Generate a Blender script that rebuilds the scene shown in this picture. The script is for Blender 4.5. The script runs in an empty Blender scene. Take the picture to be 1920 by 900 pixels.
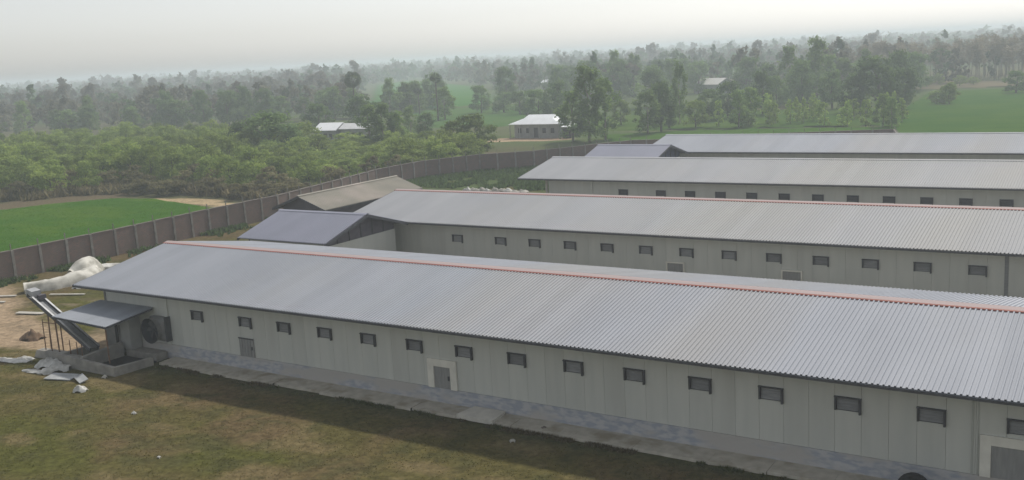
import bpy, math, random
import numpy as np
from mathutils import Matrix, Vector

scene = bpy.context.scene
COL = scene.collection

# ------------------------------------------------------------------ camera
cam_data = bpy.data.cameras.new('camera')
cam = bpy.data.objects.new('camera', cam_data)
COL.objects.link(cam)
cam_data.sensor_width = 36.0
cam_data.lens = 35.4509
cam_data.clip_start = 0.5
cam_data.clip_end = 12000.0
CX = (0.840256, 0.539275, -0.056147)
CU = (-0.050965, 0.181656, 0.982041)
CF = (-0.539789, 0.822304, -0.180121)
cam.matrix_world = Matrix(((CX[0], CU[0], -CF[0], 42.6926), (CX[1], CU[1], -CF[1], -37.4646), (CX[2], CU[2], -CF[2], 16.5611), (0, 0, 0, 1)))
scene.camera = cam

# ------------------------------------------------------------------ world, sun, exposure
SUN_EL = math.radians(50.1)
SUN_AZ = math.radians(6.0)          # from +Y towards +X
world = bpy.data.worlds.new('World')
scene.world = world
world.use_nodes = True
wn = world.node_tree.nodes
wl = world.node_tree.links
bg = wn['Background']
sky = wn.new('ShaderNodeTexSky')
sky.sky_type = 'NISHITA'
sky.sun_disc = False
sky.sun_elevation = SUN_EL
sky.sun_rotation = SUN_AZ
sky.air_density = 1.0
sky.dust_density = 1.15
sky.ozone_density = 1.0
sky.altitude = 0.0
hs = wn.new('ShaderNodeHueSaturation')
hs.inputs['Saturation'].default_value = 0.24
wl.new(sky.outputs[0], hs.inputs['Color'])
wl.new(hs.outputs[0], bg.inputs['Color'])
bg.inputs['Strength'].default_value = 0.115
sd = bpy.data.lights.new('sun', 'SUN')
sd.energy = 2.8
sd.angle = math.radians(2.6)
sd.color = (1.0, 0.955, 0.88)
sun = bpy.data.objects.new('sun', sd)
COL.objects.link(sun)
to_sun = Vector((math.sin(SUN_AZ) * math.cos(SUN_EL), math.cos(SUN_AZ) * math.cos(SUN_EL), math.sin(SUN_EL)))
sun.rotation_euler = to_sun.to_track_quat('Z', 'Y').to_euler()
sun.location = (0, 60, 80)
scene.view_settings.view_transform = 'Standard'
scene.view_settings.look = 'None'
scene.view_settings.exposure = 0.27
scene.view_settings.gamma = 1.0
scene.view_settings.use_curve_mapping = False
scene.cycles.use_denoising = True
scene.cycles.max_bounces = 6
scene.cycles.volume_bounces = 4
scene.cycles.transparent_max_bounces = 6

# ------------------------------------------------------------------ helpers
def fbm(x, y, seed=0, octaves=4, scale=1.0):
    x = np.asarray(x, float) / scale
    y = np.asarray(y, float) / scale
    out = np.zeros(np.broadcast(x, y).shape)
    amp, tot = 1.0, 0.0
    for o in range(octaves):
        xi = np.floor(x).astype(np.int64); yi = np.floor(y).astype(np.int64)
        xf = x - xi; yf = y - yi
        xf = xf * xf * (3 - 2 * xf); yf = yf * yf * (3 - 2 * yf)
        def h(a, b):
            n = (a * 374761393 + b * 668265263 + (seed + o * 17) * 2147483647) & 0xFFFFFFFF
            n = ((n ^ (n >> 13)) * 1274126177) & 0xFFFFFFFF
            return ((n ^ (n >> 16)) & 0xFFFF) / 65535.0
        v = (h(xi, yi) * (1 - xf) + h(xi + 1, yi) * xf) * (1 - yf) + (h(xi, yi + 1) * (1 - xf) + h(xi + 1, yi + 1) * xf) * yf
        out += amp * v; tot += amp; amp *= 0.5
        x = x * 2.03 + 11.3; y = y * 2.03 + 5.7
    return out / tot

def smooth(a, b, x):
    t = np.clip((x - a) / (b - a), 0, 1)
    return t * t * (3 - 2 * t)

def principled(name, rough=0.8, metallic=0.0, spec=0.3):
    m = bpy.data.materials.new(name)
    m.use_nodes = True
    b = m.node_tree.nodes['Principled BSDF']
    b.inputs['Roughness'].default_value = rough
    b.inputs['Metallic'].default_value = metallic
    b.inputs['Specular IOR Level'].default_value = spec
    return m, m.node_tree.nodes, m.node_tree.links, b

def mat(name, c1, c2=None, scale=3.0, rough=0.8, metallic=0.0, spec=0.3, detail=6.0, bump=0.0, stretch=(1, 1, 1), lo=0.35, hi=0.65, c3=None, scale3=0.5, lo3=0.5, hi3=0.7, objvar=0.0, world_space=False, sheets=0.0):
    m, N, L, b = principled(name, rough, metallic, spec)
    if c2 is None:
        c2 = tuple(v * 0.85 for v in c1)
    tc = N.new('ShaderNodeTexCoord'); mp = N.new('ShaderNodeMapping')
    mp.inputs['Scale'].default_value = stretch
    L.new(N.new('ShaderNodeNewGeometry').outputs['Position'] if world_space else tc.outputs['Object'], mp.inputs['Vector'])
    nz = N.new('ShaderNodeTexNoise'); nz.inputs['Scale'].default_value = scale; nz.inputs['Detail'].default_value = detail
    L.new(mp.outputs[0], nz.inputs['Vector'])
    cr = N.new('ShaderNodeValToRGB')
    cr.color_ramp.elements[0].position = lo; cr.color_ramp.elements[1].position = hi
    cr.color_ramp.elements[0].color = (*c2, 1); cr.color_ramp.elements[1].color = (*c1, 1)
    L.new(nz.outputs['Fac'], cr.inputs[0])
    out = cr.outputs[0]
    if c3 is not None:
        n3 = N.new('ShaderNodeTexNoise'); n3.inputs['Scale'].default_value = scale3; n3.inputs['Detail'].default_value = 5
        L.new(mp.outputs[0], n3.inputs['Vector'])
        mr = N.new('ShaderNodeMapRange'); mr.inputs['From Min'].default_value = lo3; mr.inputs['From Max'].default_value = hi3
        L.new(n3.outputs['Fac'], mr.inputs['Value'])
        mx = N.new('ShaderNodeMix'); mx.data_type = 'RGBA'
        L.new(mr.outputs[0], mx.inputs['Factor']); L.new(out, mx.inputs['A']); mx.inputs['B'].default_value = (*c3, 1)
        out = mx.outputs['Result']
    if sheets:                                   # every roofing sheet weathers a little differently
        sx = N.new('ShaderNodeSeparateXYZ'); L.new(tc.outputs['Object'], sx.inputs[0])
        dv = N.new('ShaderNodeMath'); dv.operation = 'DIVIDE'; dv.inputs[1].default_value = 1.0; L.new(sx.outputs['X'], dv.inputs[0])
        fl = N.new('ShaderNodeMath'); fl.operation = 'FLOOR'; L.new(dv.outputs[0], fl.inputs[0])
        wn_ = N.new('ShaderNodeTexWhiteNoise'); wn_.noise_dimensions = '1D'; L.new(fl.outputs[0], wn_.inputs['W'])
        mr3 = N.new('ShaderNodeMapRange'); mr3.inputs['To Min'].default_value = 1 - sheets; mr3.inputs['To Max'].default_value = 1 + sheets
        L.new(wn_.outputs['Value'], mr3.inputs['Value'])
        vm3 = N.new('ShaderNodeVectorMath'); vm3.operation = 'SCALE'
        L.new(out, vm3.inputs[0]); L.new(mr3.outputs[0], vm3.inputs['Scale'])
        out = vm3.outputs[0]
    if objvar:
        oi = N.new('ShaderNodeObjectInfo'); mr2 = N.new('ShaderNodeMapRange')
        mr2.inputs['To Min'].default_value = 1 - objvar; mr2.inputs['To Max'].default_value = 1 + objvar
        L.new(oi.outputs['Random'], mr2.inputs['Value'])
        vm = N.new('ShaderNodeVectorMath'); vm.operation = 'SCALE'
        L.new(out, vm.inputs[0]); L.new(mr2.outputs[0], vm.inputs['Scale'])
        out = vm.outputs[0]
    L.new(out, b.inputs['Base Color'])
    if bump:
        bp = N.new('ShaderNodeBump'); bp.inputs['Strength'].default_value = bump; bp.inputs['Distance'].default_value = 0.05
        L.new(nz.outputs['Fac'], bp.inputs['Height']); L.new(bp.outputs[0], b.inputs['Normal'])
    return m

def attr_mat(name, rough=0.9, translucent=0.0, objvar=0.0, noise_scale=0.0, noise_amt=0.25, bump=0.0):
    """colour comes from the mesh's 'col' attribute, times fine noise"""
    m, N, L, b = principled(name, rough, 0.0, 0.0 if rough >= 0.9 else 0.1)
    at = N.new('ShaderNodeAttribute'); at.attribute_name = 'col'
    out = at.outputs['Color']
    if noise_scale:
        tc = N.new('ShaderNodeTexCoord')
        nz = N.new('ShaderNodeTexNoise'); nz.inputs['Scale'].default_value = noise_scale; nz.inputs['Detail'].default_value = 8; nz.inputs['Roughness'].default_value = 0.65
        L.new(tc.outputs['Object'], nz.inputs['Vector'])
        mr = N.new('ShaderNodeMapRange'); mr.inputs['From Min'].default_value = 0.3; mr.inputs['From Max'].default_value = 0.7
        mr.inputs['To Min'].default_value = 1 - noise_amt; mr.inputs['To Max'].default_value = 1 + noise_amt
        L.new(nz.outputs['Fac'], mr.inputs['Value'])
        vm = N.new('ShaderNodeVectorMath'); vm.operation = 'SCALE'
        L.new(out, vm.inputs[0]); L.new(mr.outputs[0], vm.inputs['Scale'])
        out = vm.outputs[0]
        if bump:
            bp = N.new('ShaderNodeBump'); bp.inputs['Strength'].default_value = bump; bp.inputs['Distance'].default_value = 0.1
            L.new(nz.outputs['Fac'], bp.inputs['Height']); L.new(bp.outputs[0], b.inputs['Normal'])
    if objvar:
        oi = N.new('ShaderNodeObjectInfo'); mr2 = N.new('ShaderNodeMapRange')
        mr2.inputs['To Min'].default_value = 1 - objvar; mr2.inputs['To Max'].default_value = 1 + objvar
        L.new(oi.outputs['Random'], mr2.inputs['Value'])
        vm2 = N.new('ShaderNodeVectorMath'); vm2.operation = 'SCALE'
        L.new(out, vm2.inputs[0]); L.new(mr2.outputs[0], vm2.inputs['Scale'])
        out = vm2.outputs[0]
    L.new(out, b.inputs['Base Color'])
    if translucent:
        tr = N.new('ShaderNodeBsdfTranslucent'); mx = N.new('ShaderNodeMixShader')
        mx.inputs[0].default_value = translucent
        L.new(out, tr.inputs['Color'])
        L.new(b.outputs[0], mx.inputs[1]); L.new(tr.outputs[0], mx.inputs[2])
        L.new(mx.outputs[0], N['Material Output'].inputs['Surface'])
    return m

def tag(o, label=None, cat=None, group=None, kind=None):
    if label: o['label'] = label
    if cat: o['category'] = cat
    if group: o['group'] = group
    if kind: o['kind'] = kind
    return o

def empty(name, loc=(0, 0, 0), rz=0.0, label=None, cat=None, group=None):
    o = bpy.data.objects.new(name, None)
    COL.objects.link(o)
    o.location = loc; o.rotation_euler = (0, 0, rz)
    o.empty_display_size = 0.3
    return tag(o, label, cat, group)

def link(name, me, parent=None, loc=(0, 0, 0), rot=(0, 0, 0), scale=(1, 1, 1)):
    o = bpy.data.objects.new(name, me)
    COL.objects.link(o)
    o.location = loc; o.rotation_euler = rot; o.scale = scale
    if parent is not None:
        o.parent = parent
    return o

class MB:
    def __init__(self):
        self.v = []; self.f = []
    def add(self, vs, fs):
        n = len(self.v); self.v += [tuple(map(float, p)) for p in vs]; self.f += [tuple(i + n for i in q) for q in fs]
        return self
    def box(self, x0, x1, y0, y1, z0, z1):
        return self.add([(x0, y0, z0), (x1, y0, z0), (x1, y1, z0), (x0, y1, z0), (x0, y0, z1), (x1, y0, z1), (x1, y1, z1), (x0, y1, z1)],
                        [(0, 3, 2, 1), (4, 5, 6, 7), (0, 1, 5, 4), (1, 2, 6, 5), (2, 3, 7, 6), (3, 0, 4, 7)])
    def hexa(self, p):
        """8 corners: bottom 4 counter-clockwise, then top 4"""
        return self.add(p, [(0, 3, 2, 1), (4, 5, 6, 7), (0, 1, 5, 4), (1, 2, 6, 5), (2, 3, 7, 6), (3, 0, 4, 7)])
    def prism(self, poly, axis, a, b):
        """poly: list of 2d points, extruded from a to b along axis ('x' or 'y' or 'z')"""
        def P(p, t):
            return {'x': (t, p[0], p[1]), 'y': (p[0], t, p[1]), 'z': (p[0], p[1], t)}[axis]
        n = len(poly)
        return self.add([P(p, a) for p in poly] + [P(p, b) for p in poly],
                        [tuple(range(n)), tuple(range(2 * n - 1, n - 1, -1))] + [(i, (i + 1) % n, n + (i + 1) % n, n + i) for i in range(n)])
    def tube(self, path, radii, n=6, cap=True):
        path = [Vector(p) for p in path]
        vs = []
        for i, p in enumerate(path):
            d = (path[min(i + 1, len(path) - 1)] - path[max(i - 1, 0)])
            d = d.normalized() if d.length > 1e-9 else Vector((0, 0, 1))
            a = d.orthogonal().normalized() if abs(d.z) < 0.9 else Vector((1, 0, 0)).cross(d).normalized()
            b = d.cross(a)
            for k in range(n):
                t = 2 * math.pi * k / n
                vs.append(p + (a * math.cos(t) + b * math.sin(t)) * radii[i])
        fs = [(i * n + k, i * n + (k + 1) % n, (i + 1) * n + (k + 1) % n, (i + 1) * n + k) for i in range(len(path) - 1) for k in range(n)]
        if cap:
            fs += [tuple(range(n - 1, -1, -1)), tuple(range((len(path) - 1) * n, len(path) * n))]
        return self.add(vs, fs)
    def mesh(self, name, m, smooth_shade=False):
        me = bpy.data.meshes.new(name)
        me.from_pydata(self.v, [], self.f)
        if m is not None: me.materials.append(m)
        if smooth_shade:
            me.polygons.foreach_set('use_smooth', [True] * len(me.polygons))
        me.update()
        return me
    def build(self, name, m, parent=None, loc=(0, 0, 0), rot=(0, 0, 0), smooth_shade=False):
        return link(name, self.mesh(name, m, smooth_shade), parent, loc, rot)

def np_mesh(name, V, F, m=None, col=None, smooth_shade=False):
    """V (n,3); F (k,3) or (k,4); col (n,3) point colours"""
    me = bpy.data.meshes.new(name)
    V = np.asarray(V, np.float32); F = np.asarray(F, np.int32)
    me.vertices.add(len(V)); me.vertices.foreach_set('co', V.ravel())
    k = F.shape[1]
    me.loops.add(F.size); me.loops.foreach_set('vertex_index', F.ravel())
    me.polygons.add(len(F))
    me.polygons.foreach_set('loop_start', np.arange(0, F.size, k, dtype=np.int32))
    me.polygons.foreach_set('loop_total', np.full(len(F), k, np.int32))
    if smooth_shade:
        me.polygons.foreach_set('use_smooth', np.ones(len(F), bool))
    me.update(calc_edges=True)
    if col is not None:
        a = me.attributes.new('col', 'FLOAT_COLOR', 'POINT')
        c = np.ones((len(V), 4), np.float32); c[:, :3] = col
        a.data.foreach_set('color', c.ravel())
    if m is not None: me.materials.append(m)
    return me

def grid_mesh(name, xs, ys, zf, colf, m):
    X, Y = np.meshgrid(xs, ys)
    Z = zf(X, Y)
    V = np.stack([X.ravel(), Y.ravel(), Z.ravel()], -1)
    nx, ny = len(xs), len(ys)
    i = np.arange(nx - 1)[None, :] + nx * np.arange(ny - 1)[:, None]
    F = np.stack([i, i + 1, i + nx + 1, i + nx], -1).reshape(-1, 4)
    return np_mesh(name, V, F, m, colf(X, Y).reshape(-1, 3), True)

# ------------------------------------------------------------------ materials
M = {}
M['roof'] = mat('roof_sheet', (0.375, 0.39, 0.425), (0.345, 0.36, 0.395), scale=0.55, rough=0.78, metallic=0.0, spec=0.15, stretch=(1.0, 0.25, 1), c3=(0.365, 0.365, 0.37), scale3=0.12, lo3=0.48, hi3=0.72, sheets=0.035)
M['roof_warm'] = mat('roof_sheet_weathered', (0.40, 0.405, 0.42), (0.37, 0.377, 0.395), scale=0.5, rough=0.78, metallic=0.0, spec=0.15, stretch=(1.0, 0.25, 1), c3=(0.385, 0.38, 0.37), scale3=0.1, lo3=0.45, hi3=0.7, sheets=0.03)
M['roof_lilac'] = mat('roof_sheet_link', (0.29, 0.295, 0.36), (0.26, 0.27, 0.325), scale=0.6, rough=0.6, spec=0.3, stretch=(1, 0.3, 1))
M['roof_tan'] = mat('roof_sheet_dusty', (0.27, 0.25, 0.205), (0.23, 0.215, 0.18), scale=0.5, rough=0.75, spec=0.2, c3=(0.36, 0.31, 0.27), scale3=0.2)
M['ridge'] = mat('ridge_flashing', (0.42, 0.335, 0.325), (0.38, 0.31, 0.30), scale=1.0, rough=0.8, metallic=0.1, stretch=(0.4, 4, 1))
M['red'] = mat('red_trim', (0.34, 0.105, 0.075), (0.28, 0.095, 0.07), scale=1.5, rough=0.6)
M['panel'] = mat('wall_panel', (0.54, 0.545, 0.50), (0.50, 0.51, 0.47), scale=2.2, rough=0.6, spec=0.3, stretch=(1, 1, 0.12), objvar=0.04, world_space=True, c3=(0.45, 0.45, 0.41), scale3=0.8, lo3=0.56, hi3=0.85)
M['joint'] = mat('panel_joint', (0.42, 0.43, 0.39), (0.36, 0.37, 0.34), scale=2.0)
M['trim_dark'] = mat('dark_trim', (0.085, 0.088, 0.095), (0.06, 0.062, 0.07), scale=3.0, rough=0.6)
M['frame_dark'] = mat('window_frame', (0.07, 0.072, 0.08), (0.05, 0.05, 0.055), scale=6.0, rough=0.6)
M['flap'] = mat('inlet_flap', (0.26, 0.265, 0.27), (0.20, 0.205, 0.21), scale=4.0, rough=0.6, stretch=(0.6, 1, 4), objvar=0.2, world_space=True)
M['flap_dark'] = mat('inlet_flap_dark', (0.075, 0.078, 0.085), (0.05, 0.052, 0.058), scale=4.0, rough=0.6, objvar=0.15)
M['cream'] = mat('cream_frame', (0.74, 0.72, 0.64), (0.64, 0.62, 0.55), scale=2.0, rough=0.6)
M['door'] = mat('grey_door', (0.285, 0.285, 0.275), (0.23, 0.23, 0.225), scale=2.0, rough=0.6, stretch=(4, 1, 0.6))
M['plinth'] = mat('plinth_render', (0.44, 0.44, 0.445), (0.31, 0.33, 0.375), scale=3.4, rough=0.95, bump=0.5, c3=(0.42, 0.40, 0.375), scale3=0.5, lo3=0.46, hi3=0.56, stretch=(0.6, 1, 1.6), lo=0.42, hi=0.58)
M['concrete'] = mat('concrete', (0.47, 0.435, 0.365), (0.37, 0.34, 0.28), scale=2.2, rough=0.95, bump=0.5, c3=(0.28, 0.245, 0.18), scale3=0.9, lo3=0.5, hi3=0.68)
M['concrete_pale'] = mat('concrete_pale', (0.46, 0.44, 0.39), (0.36, 0.34, 0.30), scale=2.0, rough=0.95, bump=0.2)
M['pitwall'] = mat('pit_render', (0.33, 0.31, 0.275), (0.22, 0.21, 0.19), scale=1.5, rough=0.95, bump=0.3)
M['awning'] = mat('awning_sheet', (0.31, 0.33, 0.365), (0.26, 0.28, 0.31), scale=0.9, rough=0.6, metallic=0.0, stretch=(1, 0.3, 1))
M['steel'] = mat('galvanised_steel', (0.50, 0.50, 0.50), (0.38, 0.385, 0.39), scale=3.0, rough=0.45, metallic=0.4)
M['rubber'] = mat('black_rubber', (0.025, 0.025, 0.027), (0.015, 0.015, 0.016), scale=8.0, rough=0.8)
M['rust'] = mat('rusty_pole', (0.20, 0.11, 0.065), (0.12, 0.07, 0.045), scale=6.0, rough=0.85)
M['fan_dark'] = mat('fan_shroud_inside', (0.045, 0.05, 0.06), (0.03, 0.034, 0.04), scale=4.0, rough=0.5)
M['fan_grey'] = mat('fan_housing', (0.24, 0.235, 0.225), (0.17, 0.17, 0.165), scale=2.0, rough=0.6)
M['tarp'] = mat('white_tarpaulin', (0.58, 0.56, 0.50), (0.36, 0.345, 0.30), scale=1.3, rough=0.7, bump=0.35, lo=0.36, hi=0.58)
M['plastic'] = mat('white_plastic_sheet', (0.60, 0.59, 0.55), (0.38, 0.37, 0.34), scale=2.5, rough=0.55, bump=0.3)
M['board'] = mat('grey_board', (0.40, 0.41, 0.41), (0.28, 0.29, 0.29), scale=2.0, rough=0.7)
M['tin_bright'] = mat('bright_tin', (0.88, 0.89, 0.90), (0.80, 0.81, 0.82), scale=1.0, rough=0.35, metallic=0.0, spec=0.6, stretch=(1, 0.4, 1))
M['house_wall'] = mat('house_wall', (0.36, 0.36, 0.34), (0.27, 0.27, 0.26), scale=0.8, rough=0.9)
M['wood_dark'] = mat('dark_timber', (0.07, 0.06, 0.055), (0.045, 0.04, 0.038), scale=4.0, rough=0.9)
M['bark'] = mat('bark', (0.15, 0.125, 0.10), (0.09, 0.075, 0.06), scale=5.0, rough=0.95, stretch=(1, 1, 0.3))
M['bark_pale'] = mat('pale_bark', (0.30, 0.26, 0.21), (0.20, 0.17, 0.14), scale=4.0, rough=0.95, stretch=(1, 1, 0.3))
M['leaf'] = attr_mat('leaf', 0.7, 0.5, 0.28)
M['mass'] = attr_mat('wood_foliage', 0.8, 0.4)
M['grassblade'] = attr_mat('grass_blade', 0.9, 0.5)
M['ground'] = attr_mat('earth_and_grass', 0.97, 0.0, 0.0, 3.2, 0.42, 0.4)
M['paddy'] = attr_mat('paddy', 0.9, 0.0, 0.0, 1.6, 0.12, 0.2)
# brick for the perimeter wall: bricks of 4 px and less, too small to build one by one
m, N, L, b = principled('brickwork', 0.92, 0, 0.15)
tc = N.new('ShaderNodeTexCoord'); br = N.new('ShaderNodeTexBrick')
mp = N.new('ShaderNodeMapping'); mp.inputs['Rotation'].default_value = (math.radians(90), 0, 0)
L.new(tc.outputs['Object'], mp.inputs['Vector']); L.new(mp.outputs[0], br.inputs['Vector'])
br.inputs['Color1'].default_value = (0.205, 0.122, 0.098, 1); br.inputs['Color2'].default_value = (0.14, 0.105, 0.092, 1); br.inputs['Mortar'].default_value = (0.20, 0.18, 0.165, 1)
br.inputs['Scale'].default_value = 1.0; br.inputs['Brick Width'].default_value = 0.25; br.inputs['Row Height'].default_value = 0.085; br.inputs['Mortar Size'].default_value = 0.009
nz = N.new('ShaderNodeTexNoise'); nz.inputs['Scale'].default_value = 0.9; nz.inputs['Detail'].default_value = 6
L.new(N.new('ShaderNodeNewGeometry').outputs['Position'], nz.inputs['Vector'])
mr = N.new('ShaderNodeMapRange'); mr.inputs['From Min'].default_value = 0.42; mr.inputs['From Max'].default_value = 0.68
L.new(nz.outputs['Fac'], mr.inputs['Value'])
mx = N.new('ShaderNodeMix'); mx.data_type = 'RGBA'; mx.inputs['B'].default_value = (0.155, 0.118, 0.098, 1)
L.new(mr.outputs[0], mx.inputs['Factor']); L.new(br.outputs['Color'], mx.inputs['A']); L.new(mx.outputs['Result'], b.inputs['Base Color'])
oi = N.new('ShaderNodeObjectInfo')
M['brick'] = m
M['post'] = mat('concrete_post', (0.26, 0.24, 0.215), (0.18, 0.165, 0.148), scale=2.0, rough=0.95, objvar=0.15, world_space=True)
M['coping'] = mat('wall_coping', (0.20, 0.17, 0.15), (0.14, 0.12, 0.105), scale=1.2, rough=0.95)

# ------------------------------------------------------------------ ground (one sheet to the horizon)
def seg_dist(X, Y, pts):
    d = np.full(X.shape, 1e9)
    for (ax, ay), (bx, by) in zip(pts[:-1], pts[1:]):
        vx, vy = bx - ax, by - ay
        t = np.clip(((X - ax) * vx + (Y - ay) * vy) / (vx * vx + vy * vy), 0, 1)
        d = np.minimum(d, np.hypot(X - ax - t * vx, Y - ay - t * vy))
    return d
def inside(X, Y, poly):
    c = np.zeros(X.shape, bool)
    n = len(poly)
    for i in range(n):
        x1, y1 = poly[i]; x2, y2 = poly[(i + 1) % n]
        with np.errstate(divide='ignore', invalid='ignore'):
            k = ((y1 > Y) != (y2 > Y)) & (X < (x2 - x1) * (Y - y1) / (y2 - y1 + 1e-12) + x1)
        c ^= k
    return c
WALL = [(-41.5, -14.0), (-40.5, 8.0), (-40.8, 21.0), (-41.6, 33.0), (-41.7, 43.0), (-44.0, 54.5), (-46.6, 66.0), (-46.3, 76.5), (-42.3, 84.5), (-36.0, 89.5), (-31.6, 97.3), (-27.6, 105.0), (-22.8, 106.2), (-12.4, 113.2), (2.6, 118.8), (8.4, 120.6), (12.0, 108.0), (70.0, 108.0)]
PATH = [(-40, 7), (-30, 2.6), (-21, -1.2), (-16.5, -0.6), (-13.4, 0.2)]
def mix(a, b, t):
    return a + (b - a) * t[..., None]
def C3(c):
    return np.array(c)
def ground_col(X, Y):
    n1 = fbm(X, Y, 1, 5, 7.0); n2 = fbm(X * 0.6, Y, 2, 5, 1.7); n3 = fbm(X, Y, 3, 5, 8.0); n4 = fbm(X, Y, 4, 4, 0.9)
    c = np.broadcast_to(C3((0.092, 0.080, 0.031)), X.shape + (3,)).copy()      # dry olive turf
    c = mix(c, C3((0.078, 0.078, 0.023)), smooth(0.42, 0.62, n1))                # greener turf
    c = mix(c, C3((0.155, 0.120, 0.062)), smooth(0.50, 0.66, n2) * 0.75)          # dry straw
    c = mix(c, C3((0.115, 0.082, 0.044)), smooth(0.47, 0.60, n3) * 0.8)         # reddish earth
    c = mix(c, C3((0.066, 0.064, 0.028)), smooth(0.54, 0.68, n4) * 0.65)
    # darker grey-green edge along the apron
    e = smooth(-3.0, -1.4, Y + (n2 - 0.5) * 1.6) * smooth(0.5, -0.5, Y) * smooth(-14, -9, X)
    c = mix(c, C3((0.070, 0.074, 0.038)), e * 0.8)
    # sandy path and bare ground left of the shed
    d = seg_dist(X, Y, PATH) + (n2 - 0.5) * 2.6 + (n1 - 0.5) * 2.0
    c = mix(c, C3((0.30, 0.225, 0.15)), smooth(2.6, 1.2, d))
    d2 = np.hypot((X + 21) / 12, (Y - 5) / 6.5) + (n1 - 0.5) * 0.9 + (n2 - 0.5) * 0.5
    c = mix(c, C3((0.19, 0.15, 0.10)), smooth(1.0, 0.6, d2) * 0.7 * smooth(0.46, 0.56, n4 * 0.5 + n2 * 0.5))
    # yard between the sheds: grey earth
    y = smooth(9, 12, Y) * smooth(-22, -15, X) * smooth(66, 60, Y)
    c = mix(c, C3((0.20, 0.17, 0.125)), y * 0.6)
    w = inside(X, Y, [(-46, 63), (-14, 63), (-14, 76), (-28, 100), (-40, 86), (-45, 77)]).astype(float)
    c = mix(c, C3((0.070, 0.105, 0.040)), w * smooth(0.35, 0.6, n1 * 0.5 + n2 * 0.5) * 0.9)
    # outside the wall: scrub floor, later farmland greens
    far = smooth(108, 128, Y + 0.0 * X)
    f1 = fbm(X, Y, 9, 4, 60.0)
    cf = mix(np.broadcast_to(C3((0.080, 0.105, 0.042)), X.shape + (3,)).copy(), C3((0.115, 0.105, 0.062)), smooth(0.45, 0.65, f1))
    cf = mix(cf, C3((0.050, 0.092, 0.028)), smooth(0.5, 0.7, fbm(X, Y, 12, 4, 35.0)) * 0.8)
    left = smooth(-41.5, -44, X)
    cs = mix(np.broadcast_to(C3((0.115, 0.092, 0.058)), X.shape + (3,)).copy(), C3((0.085, 0.085, 0.042)), smooth(0.45, 0.6, n1))
    c = mix(c, cs, left)
    bare = inside(X, Y, [(-77, 50.2), (-68, 52.6), (-55, 51.8), (-45, 48), (-45, 45), (-52, 45.6), (-61, 48.2)]).astype(float)
    c = mix(c, C3((0.36, 0.275, 0.165)), bare * smooth(0.3, 0.55, n2))
    c = mix(c, cf, far)
    # bare yard round the white roofed house and a track towards it
    d3 = np.hypot((X + 63) / 11, (Y - 133.0) / 4.0) + (n2 - 0.5) * 0.7
    c = mix(c, C3((0.34, 0.245, 0.165)), smooth(1.1, 0.7, d3))
    d4 = seg_dist(X, Y, [(-100, 129), (-86, 130.5), (-74, 126), (-64, 131)]) + (n2 - 0.5) * 2.0
    c = mix(c, C3((0.38, 0.28, 0.18)), smooth(1.8, 0.8, d4))
    return c
def ground_z(X, Y):
    z = (fbm(X, Y, 5, 4, 5.0) - 0.5) * 0.10 + (fbm(X, Y, 6, 3, 0.9) - 0.5) * 0.05
    keep = smooth(-1.3, -2.4, Y) + smooth(-13.0, -14.0, X)
    near = np.clip(keep, 0, 1)
    return -0.10 + z * near - 0.06 * (1 - near)
fine_x = np.concatenate([-np.geomspace(5200, 122, 22), np.arange(-120, -26, 1.0), np.arange(-26, 50, 0.36), np.arange(50, 100, 1.2), np.geomspace(102, 5200, 24)])
fine_y = np.concatenate([-np.geomspace(800, 27, 12), np.arange(-25, 8, 0.34), np.arange(8, 150, 1.0), np.geomspace(152, 5600, 42)])
ground = link('ground', grid_mesh('ground', fine_x, fine_y, ground_z, ground_col, M['ground']))
tag(ground, kind='structure')

def field(name, poly, c_a, c_b, h, step, seed, border=0.8):
    xs = [p[0] for p in poly]; ys = [p[1] for p in poly]
    gx = np.arange(min(xs) - step, max(xs) + step, step); gy = np.arange(min(ys) - step, max(ys) + step, step)
    X, Y = np.meshgrid(gx, gy)
    ins = inside(X, Y, poly)
    ed = seg_dist(X, Y, poly + [poly[0]])
    sdist = np.where(ins, ed, -ed) + (fbm(X, Y, seed, 3, 3.0) - 0.5) * 1.2
    Z = -0.14 + smooth(-0.2, border, sdist) * h + (fbm(X, Y, seed + 1, 3, 0.8) - 0.5) * 0.10 * (sdist > 0)
    n = fbm(X, Y, seed + 2, 4, 9.0); n2 = fbm(X, Y * 3.0, seed + 3, 3, 5.0)
    col = mix(np.broadcast_to(C3(c_a), X.shape + (3,)).copy(), C3(c_b), smooth(0.38, 0.62, n * 0.6 + n2 * 0.4))
    nx, ny = len(gx), len(gy)
    i = (np.arange(nx - 1)[None, :] + nx * np.arange(ny - 1)[:, None])
    keep = ((sdist > -0.3)[:-1, :-1]).ravel()
    F = np.stack([i, i + 1, i + nx + 1, i + nx], -1).reshape(-1, 4)[keep]
    o = link(name, np_mesh(name, np.stack([X.ravel(), Y.ravel(), Z.ravel()], -1), F, M['paddy'], col.reshape(-1, 3), True))
    return tag(o, kind='structure')
field('paddy_field', [(-42.2, 6.0), (-42.5, -8), (-110, 22), (-88, 36.6), (-85, 43), (-80, 49.6), (-73, 50.4), (-61, 47.6), (-49, 44.0), (-43.2, 42.0), (-43.0, 33), (-42.2, 21)], (0.040, 0.106, 0.010), (0.062, 0.122, 0.012), 0.34, 0.6, 21)
field('paddy_field', [(-38, 121), (-12, 117), (3, 123), (11, 124), (60, 118), (80, 280), (9.5, 268), (-13, 262), (-7.5, 205), (-1, 152), (-20, 151), (-36, 148), (-52, 140)], (0.036, 0.092, 0.012), (0.052, 0.106, 0.014), 0.30, 1.4, 31)
field('paddy_field', [(-66, 150), (-34, 150.5), (-2, 156), (-7, 202), (-44, 203), (-80, 188)], (0.046, 0.092, 0.016), (0.064, 0.104, 0.020), 0.25, 1.7, 41)
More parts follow.
